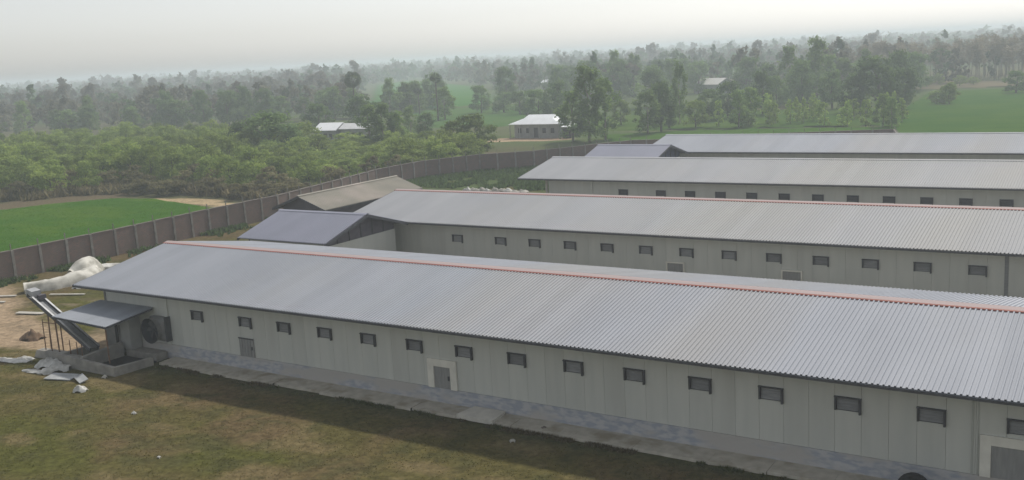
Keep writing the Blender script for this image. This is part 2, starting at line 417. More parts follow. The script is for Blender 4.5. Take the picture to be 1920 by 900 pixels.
field('paddy_field', [(-219, 262), (-455, 545), (-500, 640), (-313, 462), (-160, 262), (-175, 240)], (0.040, 0.135, 0.022), (0.055, 0.145, 0.022), 0.3, 5.0, 51)
field('paddy_field', [(-112, 163), (-92, 163), (-86, 176), (-137, 253), (-172, 228)], (0.050, 0.115, 0.026), (0.068, 0.122, 0.032), 0.3, 2.0, 61)
field('fallow_field', [(-22, 275), (8, 281), (80, 290), (80, 322), (5, 309), (-33, 336)], (0.16, 0.13, 0.085), (0.125, 0.11, 0.07), 0.2, 2.0, 71)

# ------------------------------------------------------------------ sheds
EY, EZ, RY, RZ = -1.14, 4.05, 6.28, 5.41         # eave and ridge of a shed's section (wall face at y = 0)
DEPTH = 2 * RY
def corrugated(x0, x1, pa, pb, pitch=0.2, h=0.05, thick=0.05):
    """sheet between line pa=(y,z) and pb=(y,z), ribs running from pa to pb"""
    mb = MB()
    prof = []
    n = int(round((x1 - x0) / pitch))
    for i in range(n):
        b = x0 + i * pitch
        prof += [(b, 0), (b + 0.55 * pitch, 0), (b + 0.64 * pitch, h), (b + 0.91 * pitch, h)]
    prof.append((x0 + n * pitch, 0))
    d = Vector((0, pb[0] - pa[0], pb[1] - pa[1])).normalized()
    nrm = Vector((1, 0, 0)).cross(d)
    if nrm.z < 0: nrm = -nrm
    A = Vector((0, pa[0], pa[1])); B = Vector((0, pb[0], pb[1]))
    vs = []
    for x, z in prof:
        vs.append(A + Vector((x, 0, 0)) + nrm * z); vs.append(B + Vector((x, 0, 0)) + nrm * z)
    fs = [(2 * i, 2 * i + 2, 2 * i + 3, 2 * i + 1) for i in range(len(prof) - 1)]
    k = len(vs); xe = prof[-1][0]
    vs += [A + Vector((x0, 0, 0)) - nrm * thick, A + Vector((xe, 0, 0)) - nrm * thick, B + Vector((xe, 0, 0)) - nrm * thick, B + Vector((x0, 0, 0)) - nrm * thick]
    fs += [(k, k + 3, k + 2, k + 1)]
    mb.add(vs, fs)
    return mb

# shared pieces
PW = 0.991
panel_mesh = MB().box(-PW / 2, PW / 2, 0, 0.06, 0.735, 4.15).mesh('wall_panel', M['panel'])
panel_low_mesh = MB().box(-PW / 2, PW / 2, 0, 0.06, 0.735, 2.46).mesh('wall_panel_low', M['panel'])
panel_top_mesh = MB().box(-PW / 2, PW / 2, 0, 0.06, 2.985, 4.15).mesh('wall_panel_top', M['panel'])
fm = MB()
fm.box(-0.50, -0.435, -0.07, 0.10, 2.46, 2.98)
fm.box(0.425, 0.50, -0.13, 0.10, 2.40, 2.98)
fm.box(-0.51, 0.51, -0.10, 0.10, 2.982, 3.03)
fm.box(-0.434, 0.424, 0.03, 0.10, 2.44, 2.475)
window_mesh = fm.mesh('window_frame', M['frame_dark'])
def flap_mesh(m):
    k = MB()
    for i in range(4):
        z0 = 2.48 + i * 0.124
        y0 = 0.045 + i * 0.012
        k.hexa([(-0.43, y0, z0), (0.42, y0, z0), (0.42, y0 + 0.03, z0), (-0.43, y0 + 0.03, z0),
                (-0.43, y0 + 0.02, z0 + 0.115), (0.42, y0 + 0.02, z0 + 0.115), (0.42, y0 + 0.045, z0 + 0.115), (-0.43, y0 + 0.045, z0 + 0.115)])
    return k.mesh('inlet_flap', m)
flap_grey = flap_mesh(M['flap']); flap_black = flap_mesh(M['flap_dark'])
bracket_mesh = MB().box(-0.11, 0.11, -0.62, -0.002, 3.82, 4.0).mesh('rafter_end', M['trim_dark'])

def make_shed(label, D, roof_left, w1, n_panel_right, n_windows, roof_mat, dark_windows=False, ridge_red=True, detail=True, x_right=62.0, annex=()):
    """w1: x of the second window's centre (windows every three panels from there, the first four panels to its left)"""
    root = empty('poultry_shed', (0, D, 0), 0, label, 'shed', 'parallel poultry sheds')
    x0 = w1 - 12.5                                   # wall's left corner
    x1 = x_right
    rl = roof_left
    corrugated(rl, x1 + 0.6, (EY, EZ), (RY, RZ)).build('roof_slope', roof_mat, root)
    corrugated(rl, x1 + 0.6, (2 * RY - EY, EZ), (RY, RZ)).build('roof_slope', roof_mat, root)
    # ridge flashing
    s = (RZ - EZ) / (RY - EY)
    cap = MB()
    w = 0.30
    cap.prism([(RY - w, RZ - w * s + 0.05), (RY, RZ + 0.055), (RY + w, RZ - w * s + 0.05), (RY + w, RZ - w * s + 0.065), (RY, RZ + 0.075), (RY - w, RZ - w * s + 0.065)], 'x', rl - 0.03, x1 + 0.63)
    rc = cap.build('ridge_cap', M['ridge'] if ridge_red else roof_mat, root)
    if ridge_red:
        for sg in (-1, 1):
            a = RY + sg * (w + 0.002); b = RY + sg * (w + 0.075)
            za = RZ - w * s + 0.070; zb = RZ - (w + 0.075) * s + 0.056
            MB().prism([(a, za), (b, zb), (b, zb - 0.075), (a, za - 0.075)], 'x', rl - 0.05, x1 + 0.65).build('ridge_trim', M['red'], rc)
    # eave boards and barge boards
    for sg, yy in ((-1, EY + 0.03), (1, 2 * RY - EY - 0.03)):
        MB().box(rl + 0.02, x1 + 0.55, yy - 0.02, yy + 0.02, EZ - 0.15, EZ - 0.055).build('fascia', M['trim_dark'], root)
    for sg in (-1, 1):
        ya, yb = RY + sg * (RY - EY), RY
        MB().hexa([(rl - 0.04, ya, EZ - 0.16), (rl - 0.003, ya, EZ - 0.16), (rl - 0.003, yb, RZ - 0.16), (rl - 0.04, yb, RZ - 0.16),
                   (rl - 0.04, ya, EZ + 0.01), (rl - 0.003, ya, EZ + 0.01), (rl - 0.003, yb, RZ + 0.01), (rl - 0.04, yb, RZ + 0.01)]).build('barge_board', M['trim_dark'], root)
    # core behind the panels: backing wall, gable ends, far wall
    MB().prism([(0.062, 0.0), (DEPTH, 0.0), (DEPTH, 4.14), (RY, 5.28), (0.062, 4.14)], 'x', x0 + 0.03, x0 + 0.13).build('gable_wall', M['panel'], root)
    MB().box(x0 + 0.13, x1, 0.11, 0.2, 0.0, 4.14).build('backing_wall', M['joint'], root)
    MB().box(x0 + 0.13, x1, DEPTH - 0.1, DEPTH, 0.0, 4.14).build('far_wall', M['panel'], root)
    MB().box(x0 - 0.02, x1, -0.035, 0.105, -0.22, 0.728).build('plinth', M['plinth'], root)
    # wall panels and windows
    wins = [w1 - 4] + [w1 + 3 * i for i in range(n_windows - 1)]
    ws = set(round(v - x0 - 0.5) for v in wins)
    n = int(round(x1 - x0))
    for i in range(n):
        xc = x0 + 0.5 + i
        if i in ws:
            link('wall_panel', panel_low_mesh, root, (xc, 0, 0)); link('wall_panel', panel_top_mesh, root, (xc, 0, 0))
            wf = link('window', window_mesh, root, (xc, 0, 0))
            link('inlet_flap', flap_black if dark_windows else flap_grey, wf)
        else:
            link('wall_panel', panel_mesh, root, (xc, 0, 0))
    b = rl + 6.1
    while b < x1:
        link('rafter_end', bracket_mesh, root, (b, 0, 0)); b += 6.0
    return root, x0

shed1, s1x = make_shed('nearest long grey poultry shed with red ridge lines, fully shown in front', 0.0, -14.0, 0.0, 50, 20, M['roof'], x_right=62.5)
shed2, s2x = make_shed('second long poultry shed with red ridge line, behind the nearest shed', 24.58, -13.9, 0.953, 50, 20, M['roof_warm'], x_right=63.453)
shed2.location.z = 0.10
shed3, s3x = make_shed('third long poultry shed with black windows and plain ridge', 50.58, -13.25, 2.263, 50, 20, M['roof_warm'], dark_windows=True, ridge_red=False, x_right=64.763)
shed4, s4x = make_shed('farthest long poultry shed, only its roof and a dark wall strip visible', 75.62, -11.1, 3.0, 50, 20, M['roof'], dark_windows=True, ridge_red=False, x_right=65.5)

# --- doors and small fittings of the nearest shed
def door(root, x0, x1, z0, z1, fw, framed=True, D=0.0):
    if framed:
        f = MB()
        f.box(x0 - fw, x0, -0.09, 0.0 - 0.002, z0, z1 + fw); f.box(x1, x1 + fw, -0.09, -0.002, z0, z1 + fw)
        f.box(x0 + 0.001, x1 - 0.001, -0.088, -0.002, z1, z1 + fw)
        fo = f.build('door_frame', M['cream'], root)
        d = MB().box(x0 + 0.004, x1 - 0.004, -0.03, -0.003, z0, z1 - 0.003).build('door', M['door'], root)
    else:
        d = MB().box(x0, x1, -0.06, -0.004, z0, z1).build('door', M['door'], root)
        MB().box(x0 - 0.03, x1 + 0.03, -0.085, -0.062, z1 - 0.05, z1 + 0.02).build('door_track', M['trim_dark'], d)
        for k in range(1, 5):
            MB().box(x0 + (x1 - x0) * k / 5 - 0.012, x0 + (x1 - x0) * k / 5 + 0.012, -0.078, -0.0605, z0 + 0.03, z1 - 0.08).build('door_rib', M['flap'], d)
    MB().box(x1 - 0.14, x1 - 0.09, -0.11, -0.061 if not framed else -0.031, (z0 + z1) / 2 - 0.1, (z0 + z1) / 2 + 0.1).build('door_handle', M['trim_dark'], d)
    return d
door(shed1, -0.62, 0.52, 0.735, 1.81, 0, False)
door(shed1, 13.12, 14.12, 0.735, 1.84, 0.37)
door(shed1, 38.02, 41.3, 0.735, 1.95, 0.36)
door(shed2, 14.55, 15.7, 0.735, 1.95, 0.10)
door(shed2, 22.53, 23.7, 0.735, 1.92, 0.10)
MB().box(-6.88, -6.58, -0.07, -0.003, 0.735, 3.85).build('pilaster', M['panel'], shed1)
MB().box(37.36, 37.42, -0.04, -0.003, 0.735, 4.0).build('cover_strip', M['joint'], shed1)
MB().box(37.56, 37.60, -0.03, -0.003, 0.735, 4.0).build('cover_strip', M['joint'], shed1)
MB().box(35.36, 35.56, -0.04, -0.003, 0.0, 3.9).build('cover_strip', M['flap'], shed2)
MB().box(-12.56, -12.40, -0.05, -0.003, 0.735, 3.9).build('corner_post', M['fan_grey'], shed1)
MB().box(-10.5, -10.3, -0.2, -0.003, 0.0, 3.8).build('corner_post', M['concrete_pale'], shed3)
MB().box(-5.35, -5.10, -0.12, -0.003, 0.0, 3.9).build('pilaster', M['panel'], shed3)
# exhaust fan on the front wall
fan = empty('exhaust_fan', (-7.35, 0, 1.70)); fan.parent = shed1; fan.scale = (0.90, 0.90, 0.90)
fh = MB()
n = 28
sq = []
for k in range(n):
    t = 2 * math.pi * k / n
    c, s_ = math.cos(t), math.sin(t)
    q_ = max(abs(c), abs(s_))
    sq.append((0.86 * c / q_ * 0.93, 0.86 * s_ / q_ * 0.93))
vs = [(a, -0.004, b_) for a, b_ in sq] + [(a, -0.35, b_) for a, b_ in sq]
vs += [(0.74 * math.cos(2 * math.pi * k / n), -0.55, 0.74 * math.sin(2 * math.pi * k / n)) for k in range(n)]
vs += [(0.86 * math.cos(2 * math.pi * k / n), -1.0, 0.86 * math.sin(2 * math.pi * k / n)) for k in range(n)]
fh.add(vs, [(j * n + k, j * n + (k + 1) % n, (j + 1) * n + (k + 1) % n, (j + 1) * n + k) for j in range(3) for k in range(n)])
fh.build('housing', M['fan_grey'], fan)
fi = MB()
vs = [(0.84 * math.cos(2 * math.pi * k / n), -1.0, 0.84 * math.sin(2 * math.pi * k / n)) for k in range(n)]
vs += [(0.70 * math.cos(2 * math.pi * k / n), -0.55, 0.70 * math.sin(2 * math.pi * k / n)) for k in range(n)] + [(0, -0.5, 0)]
fi.add(vs, [(k, n + k, n + (k + 1) % n, (k + 1) % n) for k in range(n)] + [(n + k, 2 * n, n + (k + 1) % n) for k in range(n)])
fi.build('shroud_liner', M['fan_dark'], fan)
fb = MB()
for k in range(6):
    t = 2 * math.pi * k / 6
    c, s_ = math.cos(t), math.sin(t)
    fb.add([(0.1 * c - 0.05 * s_, -0.66, 0.1 * s_ + 0.05 * c), (0.64 * c - 0.14 * s_, -0.70, 0.64 * s_ + 0.14 * c), (0.64 * c + 0.14 * s_, -0.60, 0.64 * s_ - 0.14 * c), (0.1 * c + 0.05 * s_, -0.62, 0.1 * s_ - 0.05 * c)], [(0, 1, 2, 3)])
fb.build('fan_blades', M['trim_dark'], fan)
MB().box(0.86, 0.98, -0.42, -0.004, -0.80, 0.85).build('side_plate', M['trim_dark'], fan)

# apron walk along the nearest shed, with cracks and a kerb drop
apron = empty('concrete_apron', (0, 0, 0), 0, 'long weathered concrete walk along the foot of the nearest shed', 'walkway')
rng = random.Random(5)
x = -6.4
while x < 62:
    w_ = rng.uniform(2.4, 3.4)
    y_e = -1.25 + rng.uniform(-0.06, 0.08); dz = rng.uniform(-0.005, 0.005)
    nseg = 6
    vs = []; 
    for k in range(nseg + 1):
        xx = x + (w_ - 0.008) * k / nseg
        ye = y_e + rng.uniform(-0.03, 0.03)
        vs += [(xx, -0.036, 0.0 + dz), (xx, ye, -0.03 + dz), (xx, ye - 0.05, -0.25)]
    fs = []
    for k in range(nseg):
        a = 3 * k
        fs += [(a, a + 1, a + 4, a + 3), (a + 1, a + 2, a + 5, a + 4)]
    MB().add(vs, fs).build('slab', M['concrete'], apron)
    x += w_
cov = MB().hexa([(15.25, -1.30, -0.10), (17.35, -1.36, -0.10), (17.25, -0.12, 0.02), (15.5, -0.12, 0.02), (15.25, -1.30, 0.10), (17.35, -1.36, 0.10), (17.25, -0.12, 0.14), (15.5, -0.12, 0.14)]).build('concrete_slab', mat('slab_concrete', (0.60, 0.57, 0.50), (0.50, 0.475, 0.42), scale=2.0, rough=0.95))
tag(cov, 'pale loose concrete slab lying on the walk below the framed door', 'slab')

# tyre leaning on the plinth at the lower right
ty = empty('tyre', (35.7, -1.42, 0.28), 0, 'black tyre standing at the bottom edge near the right corner', 'tyre')
mb = MB(); nu, nv = 28, 10; vs = []
for i in range(nu):
    a = 2 * math.pi * i / nu
    for j in range(nv):
        b_ = 2 * math.pi * j / nv
        rr = 0.46 + 0.14 * math.copysign(abs(math.cos(b_)) ** 0.6, math.cos(b_))
        vs.append((rr * math.cos(a), 0.13 * math.copysign(abs(math.sin(b_)) ** 0.6, math.sin(b_)), rr * math.sin(a)))
mb.add(vs, [(i * nv + j, i * nv + (j + 1) % nv, ((i + 1) % nu) * nv + (j + 1) % nv, ((i + 1) % nu) * nv + j) for i in range(nu) for j in range(nv)])
tt = mb.build('tread', M['rubber'], ty, (0, 0, 0.12), (math.radians(-6), 0, 0), True)
MB().tube([(0, -0.02, 0), (0, 0.02, 0)], [0.34, 0.34], 20).build('rim', M['trim_dark'], ty, (0, 0, 0.12), (math.radians(-6), 0, 0))

# ------------------------------------------------------------------ link buildings and the tan store
def link_building(label, x0, x1, yb, yf, y_front, ridge_z, eave_z, rmat, right_gable_x, infill):
    root = empty('link_building', (0, 0, 0), 0, label, 'building', 'link roofs between sheds')
    ry = (yb + yf) / 2
    corrugated(x0, x1, (yf, eave_z), (ry, ridge_z)).build('roof_slope', rmat, root)
    corrugated(x0, x1, (yb, eave_z), (ry, ridge_z)).build('roof_slope', rmat, root)
    MB().prism([(ry - 0.22, ridge_z - 0.02), (ry, ridge_z + 0.06), (ry + 0.22, ridge_z - 0.02), (ry + 0.22, ridge_z + 0.0), (ry, ridge_z + 0.08), (ry - 0.22, ridge_z)], 'x', x0 - 0.02, x1 + 0.02).build('ridge_cap', rmat, root)
    for xe, sx in ((x0 - 0.045, 1), (x1 + 0.003, 1)):
        for ye in (yf, yb):
            MB().hexa([(xe, ye, eave_z - 0.22), (xe + 0.04, ye, eave_z - 0.22), (xe + 0.04, ry, ridge_z - 0.22), (xe, ry, ridge_z - 0.22),
                       (xe, ye, eave_z + 0.0), (xe + 0.04, ye, eave_z + 0.0), (xe + 0.04, ry, ridge_z + 0.0), (xe, ry, ridge_z + 0.0)]).build('barge_board', M['trim_dark'], root)
    # gable: light wall below the tie beam, dark infill above it
    gx = right_gable_x
    for g in (gx, x0 + 0.5):
        MB().box(g - 0.1, g, yf + 0.7, yb - 0.7, -0.2, eave_z - 0.42).build('gable_wall', M['panel'], root)
        s = (ridge_z - eave_z) / (ry - yf)
        MB().prism([(yf + 0.75, eave_z - 0.415), (yb - 0.75, eave_z - 0.415), (yb - 0.75, eave_z + 0.75 * s - 0.07), (ry, ridge_z - 0.07), (yf + 0.75, eave_z + 0.75 * s - 0.07)], 'x', g - 0.09, g - 0.02).build('gable_infill', infill, root)
        for k in range(1, 6):
            yy = yf + 0.75 + (yb - yf - 1.5) * k / 6
            zt = ridge_z - 0.1 - abs(yy - ry) * s
            MB().box(g - 0.015, g + 0.05, yy - 0.04, yy + 0.04, eave_z - 0.40, zt).build('gable_stud', M['trim_dark'], root)
    MB().box(x0 + 0.6, gx - 0.11, yf + 0.7, yf + 0.8, -0.2, eave_z - 0.1).build('side_wall', M['panel'], root)
    MB().box(x0 + 0.6, gx - 0.11, yb - 0.8, yb - 0.7, -0.2, eave_z - 0.1).build('side_wall', M['panel'], root)
    return root
M['infill_mauve'] = mat('dark_mauve', (0.115, 0.105, 0.12), (0.085, 0.08, 0.095), scale=2.0, rough=0.8)  # dark tone stands in for the shaded void of the open link gable
M['infill_blue'] = mat('blue_boarding', (0.07, 0.08, 0.14), (0.05, 0.055, 0.09), scale=2.0, rough=0.8)
link_building('lilac grey gabled link roof between the nearest and the second shed', -16.2, -7.1, 23.62, 14.3, 0, 5.5, 4.10, M['roof_lilac'], -7.9, M['infill_mauve'])
link_building('small gabled link roof with blue boarded gable between third and farthest shed', -14.4, -5.0, 74.3, 64.7, 0, 5.42, 4.05, M['roof_lilac'], -5.7, M['infill_blue'])

st = empty('store_building', (-23.7, 28.4, 0), 0.0, 'dusty tan gabled store roof beside the perimeter wall, left of the second shed', 'building')
# local: ridge along +y from 0 to 13.1, half width 5.5
Ls, Hw, ze, zr = 14.3, 3.35, 3.83, 5.0
def roof_plane_y(x_e, x_r, z_e, z_r, y0, y1, m, name, parent, pitch=0.25):
    mb = MB(); n = int((y1 - y0) / pitch); prof = []
    for i in range(n):
        b_ = y0 + i * pitch
        prof += [(b_, 0), (b_ + 0.5 * pitch, 0), (b_ + 0.64 * pitch, 0.03), (b_ + 0.86 * pitch, 0.03)]
    prof.append((y0 + n * pitch, 0))
    vs = []
    for y, h in prof:
        vs += [(x_e, y, z_e + h), (x_r, y, z_r + h)]
    k = len(vs)
    vs += [(x_e, y0, z_e - 0.05), (x_e, y1, z_e - 0.05), (x_r, y1, z_r - 0.05), (x_r, y0, z_r - 0.05)]
    mb.add(vs, [(2 * i, 2 * i + 2, 2 * i + 3, 2 * i + 1) for i in range(len(prof) - 1)] + [(k, k + 3, k + 2, k + 1)])
    return mb.build(name, m, parent)
roof_plane_y(Hw, 0, ze, zr, 0, Ls, M['roof_tan'], 'roof_slope', st)
roof_plane_y(-Hw, 0, ze, zr, 0, Ls, M['roof_tan'], 'roof_slope', st)
MB().prism([(-0.2, zr - 0.0), (0, zr + 0.06), (0.2, zr), (0, zr + 0.09)], 'y', -0.03, Ls + 0.03).build('ridge_cap', M['roof_tan'], st)
for sg in (-1, 1):
    MB().hexa([(sg * Hw, -0.05, ze - 0.2), (0, -0.05, zr - 0.2), (0, -0.005, zr - 0.2), (sg * Hw, -0.005, ze - 0.2), (sg * Hw, -0.05, ze + 0.0), (0, -0.05, zr), (0, -0.005, zr), (sg * Hw, -0.005, ze)]).build('barge_board', M['trim_dark'], st)
    MB().box(sg * (Hw - 0.6) - 0.1, sg * (Hw - 0.6) + 0.1, 0.9, Ls - 0.8, -0.2, ze - 0.02).build('side_wall', M['infill_mauve'], st)
    MB().box(sg * (Hw - 0.03) - 0.02, sg * (Hw - 0.03) + 0.02, 0, Ls, ze - 0.2, ze - 0.055).build('fascia', M['trim_dark'], st)
for yy in (0.8, Ls - 0.8):
    MB().prism([(-Hw + 0.7, -0.2), (Hw - 0.7, -0.2), (Hw - 0.7, ze + 0.13), (0, zr - 0.08), (-Hw + 0.7, ze + 0.13)], 'y', yy, yy + 0.1).build('gable_wall', M['infill_mauve'], st)

# ------------------------------------------------------------------ perimeter wall
pw = empty('perimeter_wall', (0, 0, 0), 0, 'long brown brick perimeter wall with grey concrete posts round the sheds', 'wall')
bay_len = 2.45
rng = random.Random(11)
bay_cache = {}
cop_cache = {}
post_mesh = MB().box(-0.12, 0.12, -0.21, 0.16, -0.3, 2.42).box(-0.035, 0.035, -0.035, 0.035, 2.425, 3.0).mesh('post', M['post'])
last = None
for (ax, ay), (bx, by) in zip(WALL[:-1], WALL[1:]):
    Lr = math.hypot(bx - ax, by - ay); k = max(1, round(Lr / bay_len)); s = Lr / k
    ang = math.atan2(by - ay, bx - ax)
    key = round(s, 3)
    for i in range(k):
        x = ax + (bx - ax) * i / k; y = ay + (by - ay) * i / k
        dz = rng.uniform(-0.03, 0.03)
        link('post', post_mesh, pw, (x, y, dz), (rng.uniform(-0.01, 0.01), rng.uniform(-0.02, 0.02), ang))
        if key not in bay_cache:
            bay_cache[key] = MB().box(0.122, s - 0.122, -0.11, 0.11, -0.3, 2.40).mesh('brick_bay', M['brick'])
            cop_cache[key] = MB().box(0.16, s - 0.16, -0.15, 0.15, 2.402, 2.47).mesh('coping', M['coping'])
        bay = link('brick_bay', bay_cache[key], pw, (x, y, dz * 0.5), (0, 0, ang))
        link('coping', cop_cache[key], bay)

# ------------------------------------------------------------------ awning, conveyor, pit at the left end of the nearest shed
aw = empty('awning', (0, 0, 0), 0, 'lean-to tin awning on the left corner of the nearest shed', 'awning')
A0, A1 = Vector((-13.0, -0.06, 2.93)), Vector((-7.85, -0.06, 2.90))
B0, B1 = Vector((-13.1, -3.35, 2.68)), Vector((-7.95, -3.35, 2.52))
mb = MB(); vs = []; prof = []
nr = 26
for i in range(nr):
    for t, h in ((0, 0), (0.55, 0), (0.68, 0.03), (0.88, 0.03)):
        prof.append(((i + t) / nr, h))
prof.append((1, 0))
for t, h in prof:
    p = A0.lerp(A1, t); q_ = B0.lerp(B1, t); vs += [p + Vector((0, 0, h)), q_ + Vector((0, 0, h))]
k = len(vs)
dn = Vector((0, 0, -0.04))
vs += [A0 + dn, A1 + dn, B1 + dn, B0 + dn]
mb.add(vs, [(2 * i, 2 * i + 1, 2 * i + 3, 2 * i + 2) for i in range(len(prof) - 1)] + [(k, k + 1, k + 2, k + 3)])
mb.build('roof_sheet', M['awning'], aw)
MB().tube([B0 + Vector((0.1, 0.06, -0.11)), B1 + Vector((-0.1, 0.06, -0.11))], [0.05, 0.05], 6).build('front_rail', M['trim_dark'], aw)
MB().tube([A1 + Vector((-0.05, -0.05, -0.11)), B1 + Vector((-0.05, 0.06, -0.10))], [0.05, 0.05], 6).build('side_rail', M['trim_dark'], aw)
MB().tube([A0 + Vector((0.2, -0.05, -0.11)), B0 + Vector((0.1, 0.06, -0.10))], [0.05, 0.05], 6).build('side_rail', M['trim_dark'], aw)
MB().tube([(-12.95, -3.25, 0.45), (-12.95, -3.25, 2.58)], [0.045, 0.045], 6).build('post', M['rust'], aw)
MB().tube([(-8.1, -3.25, 0.3), (-8.1, -3.25, 2.42)], [0.045, 0.045], 6).build('post', M['rust'], aw)
# low terrace edge with stake poles to the left of the awning
te = empty('terrace_edge', (0, 0, 0), 0, 'low earth and concrete ledge with stakes left of the awning', 'ledge')
MB().hexa([(-15.4, -3.5, -0.25), (-12.25, -3.5, -0.25), (-12.25, -2.7, -0.25), (-15.4, -2.7, -0.25), (-15.2, -3.35, 0.34), (-12.25, -3.4, 0.42), (-12.25, -2.85, 0.42), (-15.2, -2.85, 0.34)]).build('ledge', M['pitwall'], te)
for xx, yy, h, lx in ((-14.6, -3.1, 1.95, 0.05), (-13.85, -3.15, 1.9, 0.03), (-13.3, -3.05, 1.95, -0.04), (-11.9, -3.2, 0.95, 0.02), (-11.35, -3.1, 0.85, 0.0), (-10.6, -3.3, 0.9, 0.03)):
    MB().tube([(xx, yy, 0.1), (xx + lx, yy, 0.35 + h)], [0.035, 0.03], 6).build('stake', M['rust'], te)
MB().tube([(-14.55, -3.1, 2.1), (-13.0, -3.2, 2.2)], [0.03, 0.03], 6).build('rail', M['rust'], te)

cv = empty('conveyor', (-11.0, -2.2, 0), 0, 'inclined belt conveyor climbing left from the pit under the awning', 'conveyor')
ang = math.atan2(2.94, 5.35)
ax_ = Vector((-math.cos(ang), -0.03, math.sin(ang))).normalized()
Lc = 6.25
P0 = Vector((0, 0, 0.56))
for sy in (-1, 1):
    o_ = Vector((0, 0.30 * sy, 0)); up = Vector((math.sin(ang), 0, math.cos(ang)))
    a, b_ = P0 + o_, P0 + o_ + ax_ * Lc
    t_ = Vector((0, 0.035, 0))
    MB().hexa([a - t_ - up * 0.12, b_ - t_ - up * 0.12, b_ + t_ - up * 0.12, a + t_ - up * 0.12, a - t_ + up * 0.14, b_ - t_ + up * 0.14, b_ + t_ + up * 0.14, a + t_ + up * 0.14]).build('side_rail', M['trim_dark'], cv)
    a, b_ = a + up * 0.15, b_ + up * 0.15
    MB().hexa([a - t_ * 1.6, b_ - t_ * 1.6, b_ + t_ * 1.6, a + t_ * 1.6, a - t_ * 1.6 + up * 0.03, b_ - t_ * 1.6 + up * 0.03, b_ + t_ * 1.6 + up * 0.03, a + t_ * 1.6 + up * 0.03]).build('rail_cap', M['steel'], cv)
a, b_ = P0 + ax_ * 0.1, P0 + ax_ * (Lc - 0.1)
t_ = Vector((0, 0.258, 0))
MB().hexa([a - t_ - up * 0.03, b_ - t_ - up * 0.03, b_ + t_ - up * 0.03, a + t_ - up * 0.03, a - t_ + up * 0.02, b_ - t_ + up * 0.02, b_ + t_ + up * 0.02, a + t_ + up * 0.02]).build('belt', M['flap'], cv)
hd = P0 + ax_ * (Lc - 0.35)
MB().hexa([hd + Vector((-0.42, -0.34, 0.10)), hd + Vector((0.20, -0.34, -0.02)), hd + Vector((0.20, 0.34, -0.02)), hd + Vector((-0.42, 0.34, 0.10)),
           hd + Vector((-0.34, -0.30, 0.52)), hd + Vector((0.22, -0.30, 0.40)), hd + Vector((0.22, 0.30, 0.40)), hd + Vector((-0.34, 0.30, 0.52))]).build('head_cover', M['steel'], cv)
MB().box(hd.x + 0.28, hd.x + 0.58, -0.22, 0.22, hd.z - 0.16, hd.z + 0.14).build('drive_motor', M['infill_mauve'], cv)
for sy in (-0.4, 0.4):
    h0 = P0 + ax_ * 4.4
    MB().tube([(h0.x, sy, -0.1), (h0.x + 0.1, sy * 0.9, h0.z - 0.1)], [0.045, 0.045], 6).build('leg', M['rust'], cv)

pit = empty('manure_pit', (0, 0, 0), 0, 'low concrete walled pit below the awning at the shed corner', 'pit')
MB().hexa([(-12.2, -3.95, -0.2), (-6.7, -4.0, -0.2), (-6.7, -3.78, -0.2), (-12.2, -3.73, -0.2), (-12.2, -3.95, 0.60), (-6.7, -4.0, 0.42), (-6.7, -3.78, 0.42), (-12.2, -3.73, 0.60)]).build('wall', M['pitwall'], pit)
MB().hexa([(-6.92, -3.77, -0.2), (-6.7, -3.77, -0.2), (-6.55, -1.45, -0.2), (-6.8, -1.45, -0.2), (-6.92, -3.77, 0.415), (-6.7, -3.77, 0.415), (-6.55, -1.45, 0.32), (-6.8, -1.45, 0.32)]).build('wall', M['pitwall'], pit)
MB().hexa([(-10.2, -3.72, -0.2), (-9.9, -3.72, -0.2), (-9.85, -1.01, -0.2), (-10.15, -1.01, -0.2), (-10.2, -3.72, 0.60), (-9.9, -3.72, 0.60), (-9.85, -1.01, 0.78), (-10.15, -1.01, 0.78)]).build('wall', M['pitwall'], pit)
MB().box(-12.2, -12.0, -3.72, -1.2, -0.2, 0.56).build('wall', M['pitwall'], pit)
MB().box(-11.98, -10.22, -3.72, -3.1, -0.2, 0.42).build('step', M['pitwall'], pit)
MB().box(-9.8, -7.0, -0.9, -0.1, -0.2, 0.30).build('back_step', M['pitwall'], pit)
MB().box(-9.85, -6.95, -3.7, -0.95, -0.19, -0.08).build('pit_floor', M['rubber'], pit)
bx = empty('control_hut', (0, 0, 0), 0, 'small grey panel enclosure with dark door slit under the awning', 'enclosure')
MB().box(-11.4, -10.2, -1.0, -0.08, 0.0, 2.6).build('body', M['fan_grey'], bx)
MB().box(-10.19, -9.3, -0.85, -0.08, 0.31, 2.65).build('body', M['house_wall'], bx)
MB().box(-10.46, -10.21, -1.03, -1.002, 0.5, 2.3).build('door_slit', M['rubber'], bx)

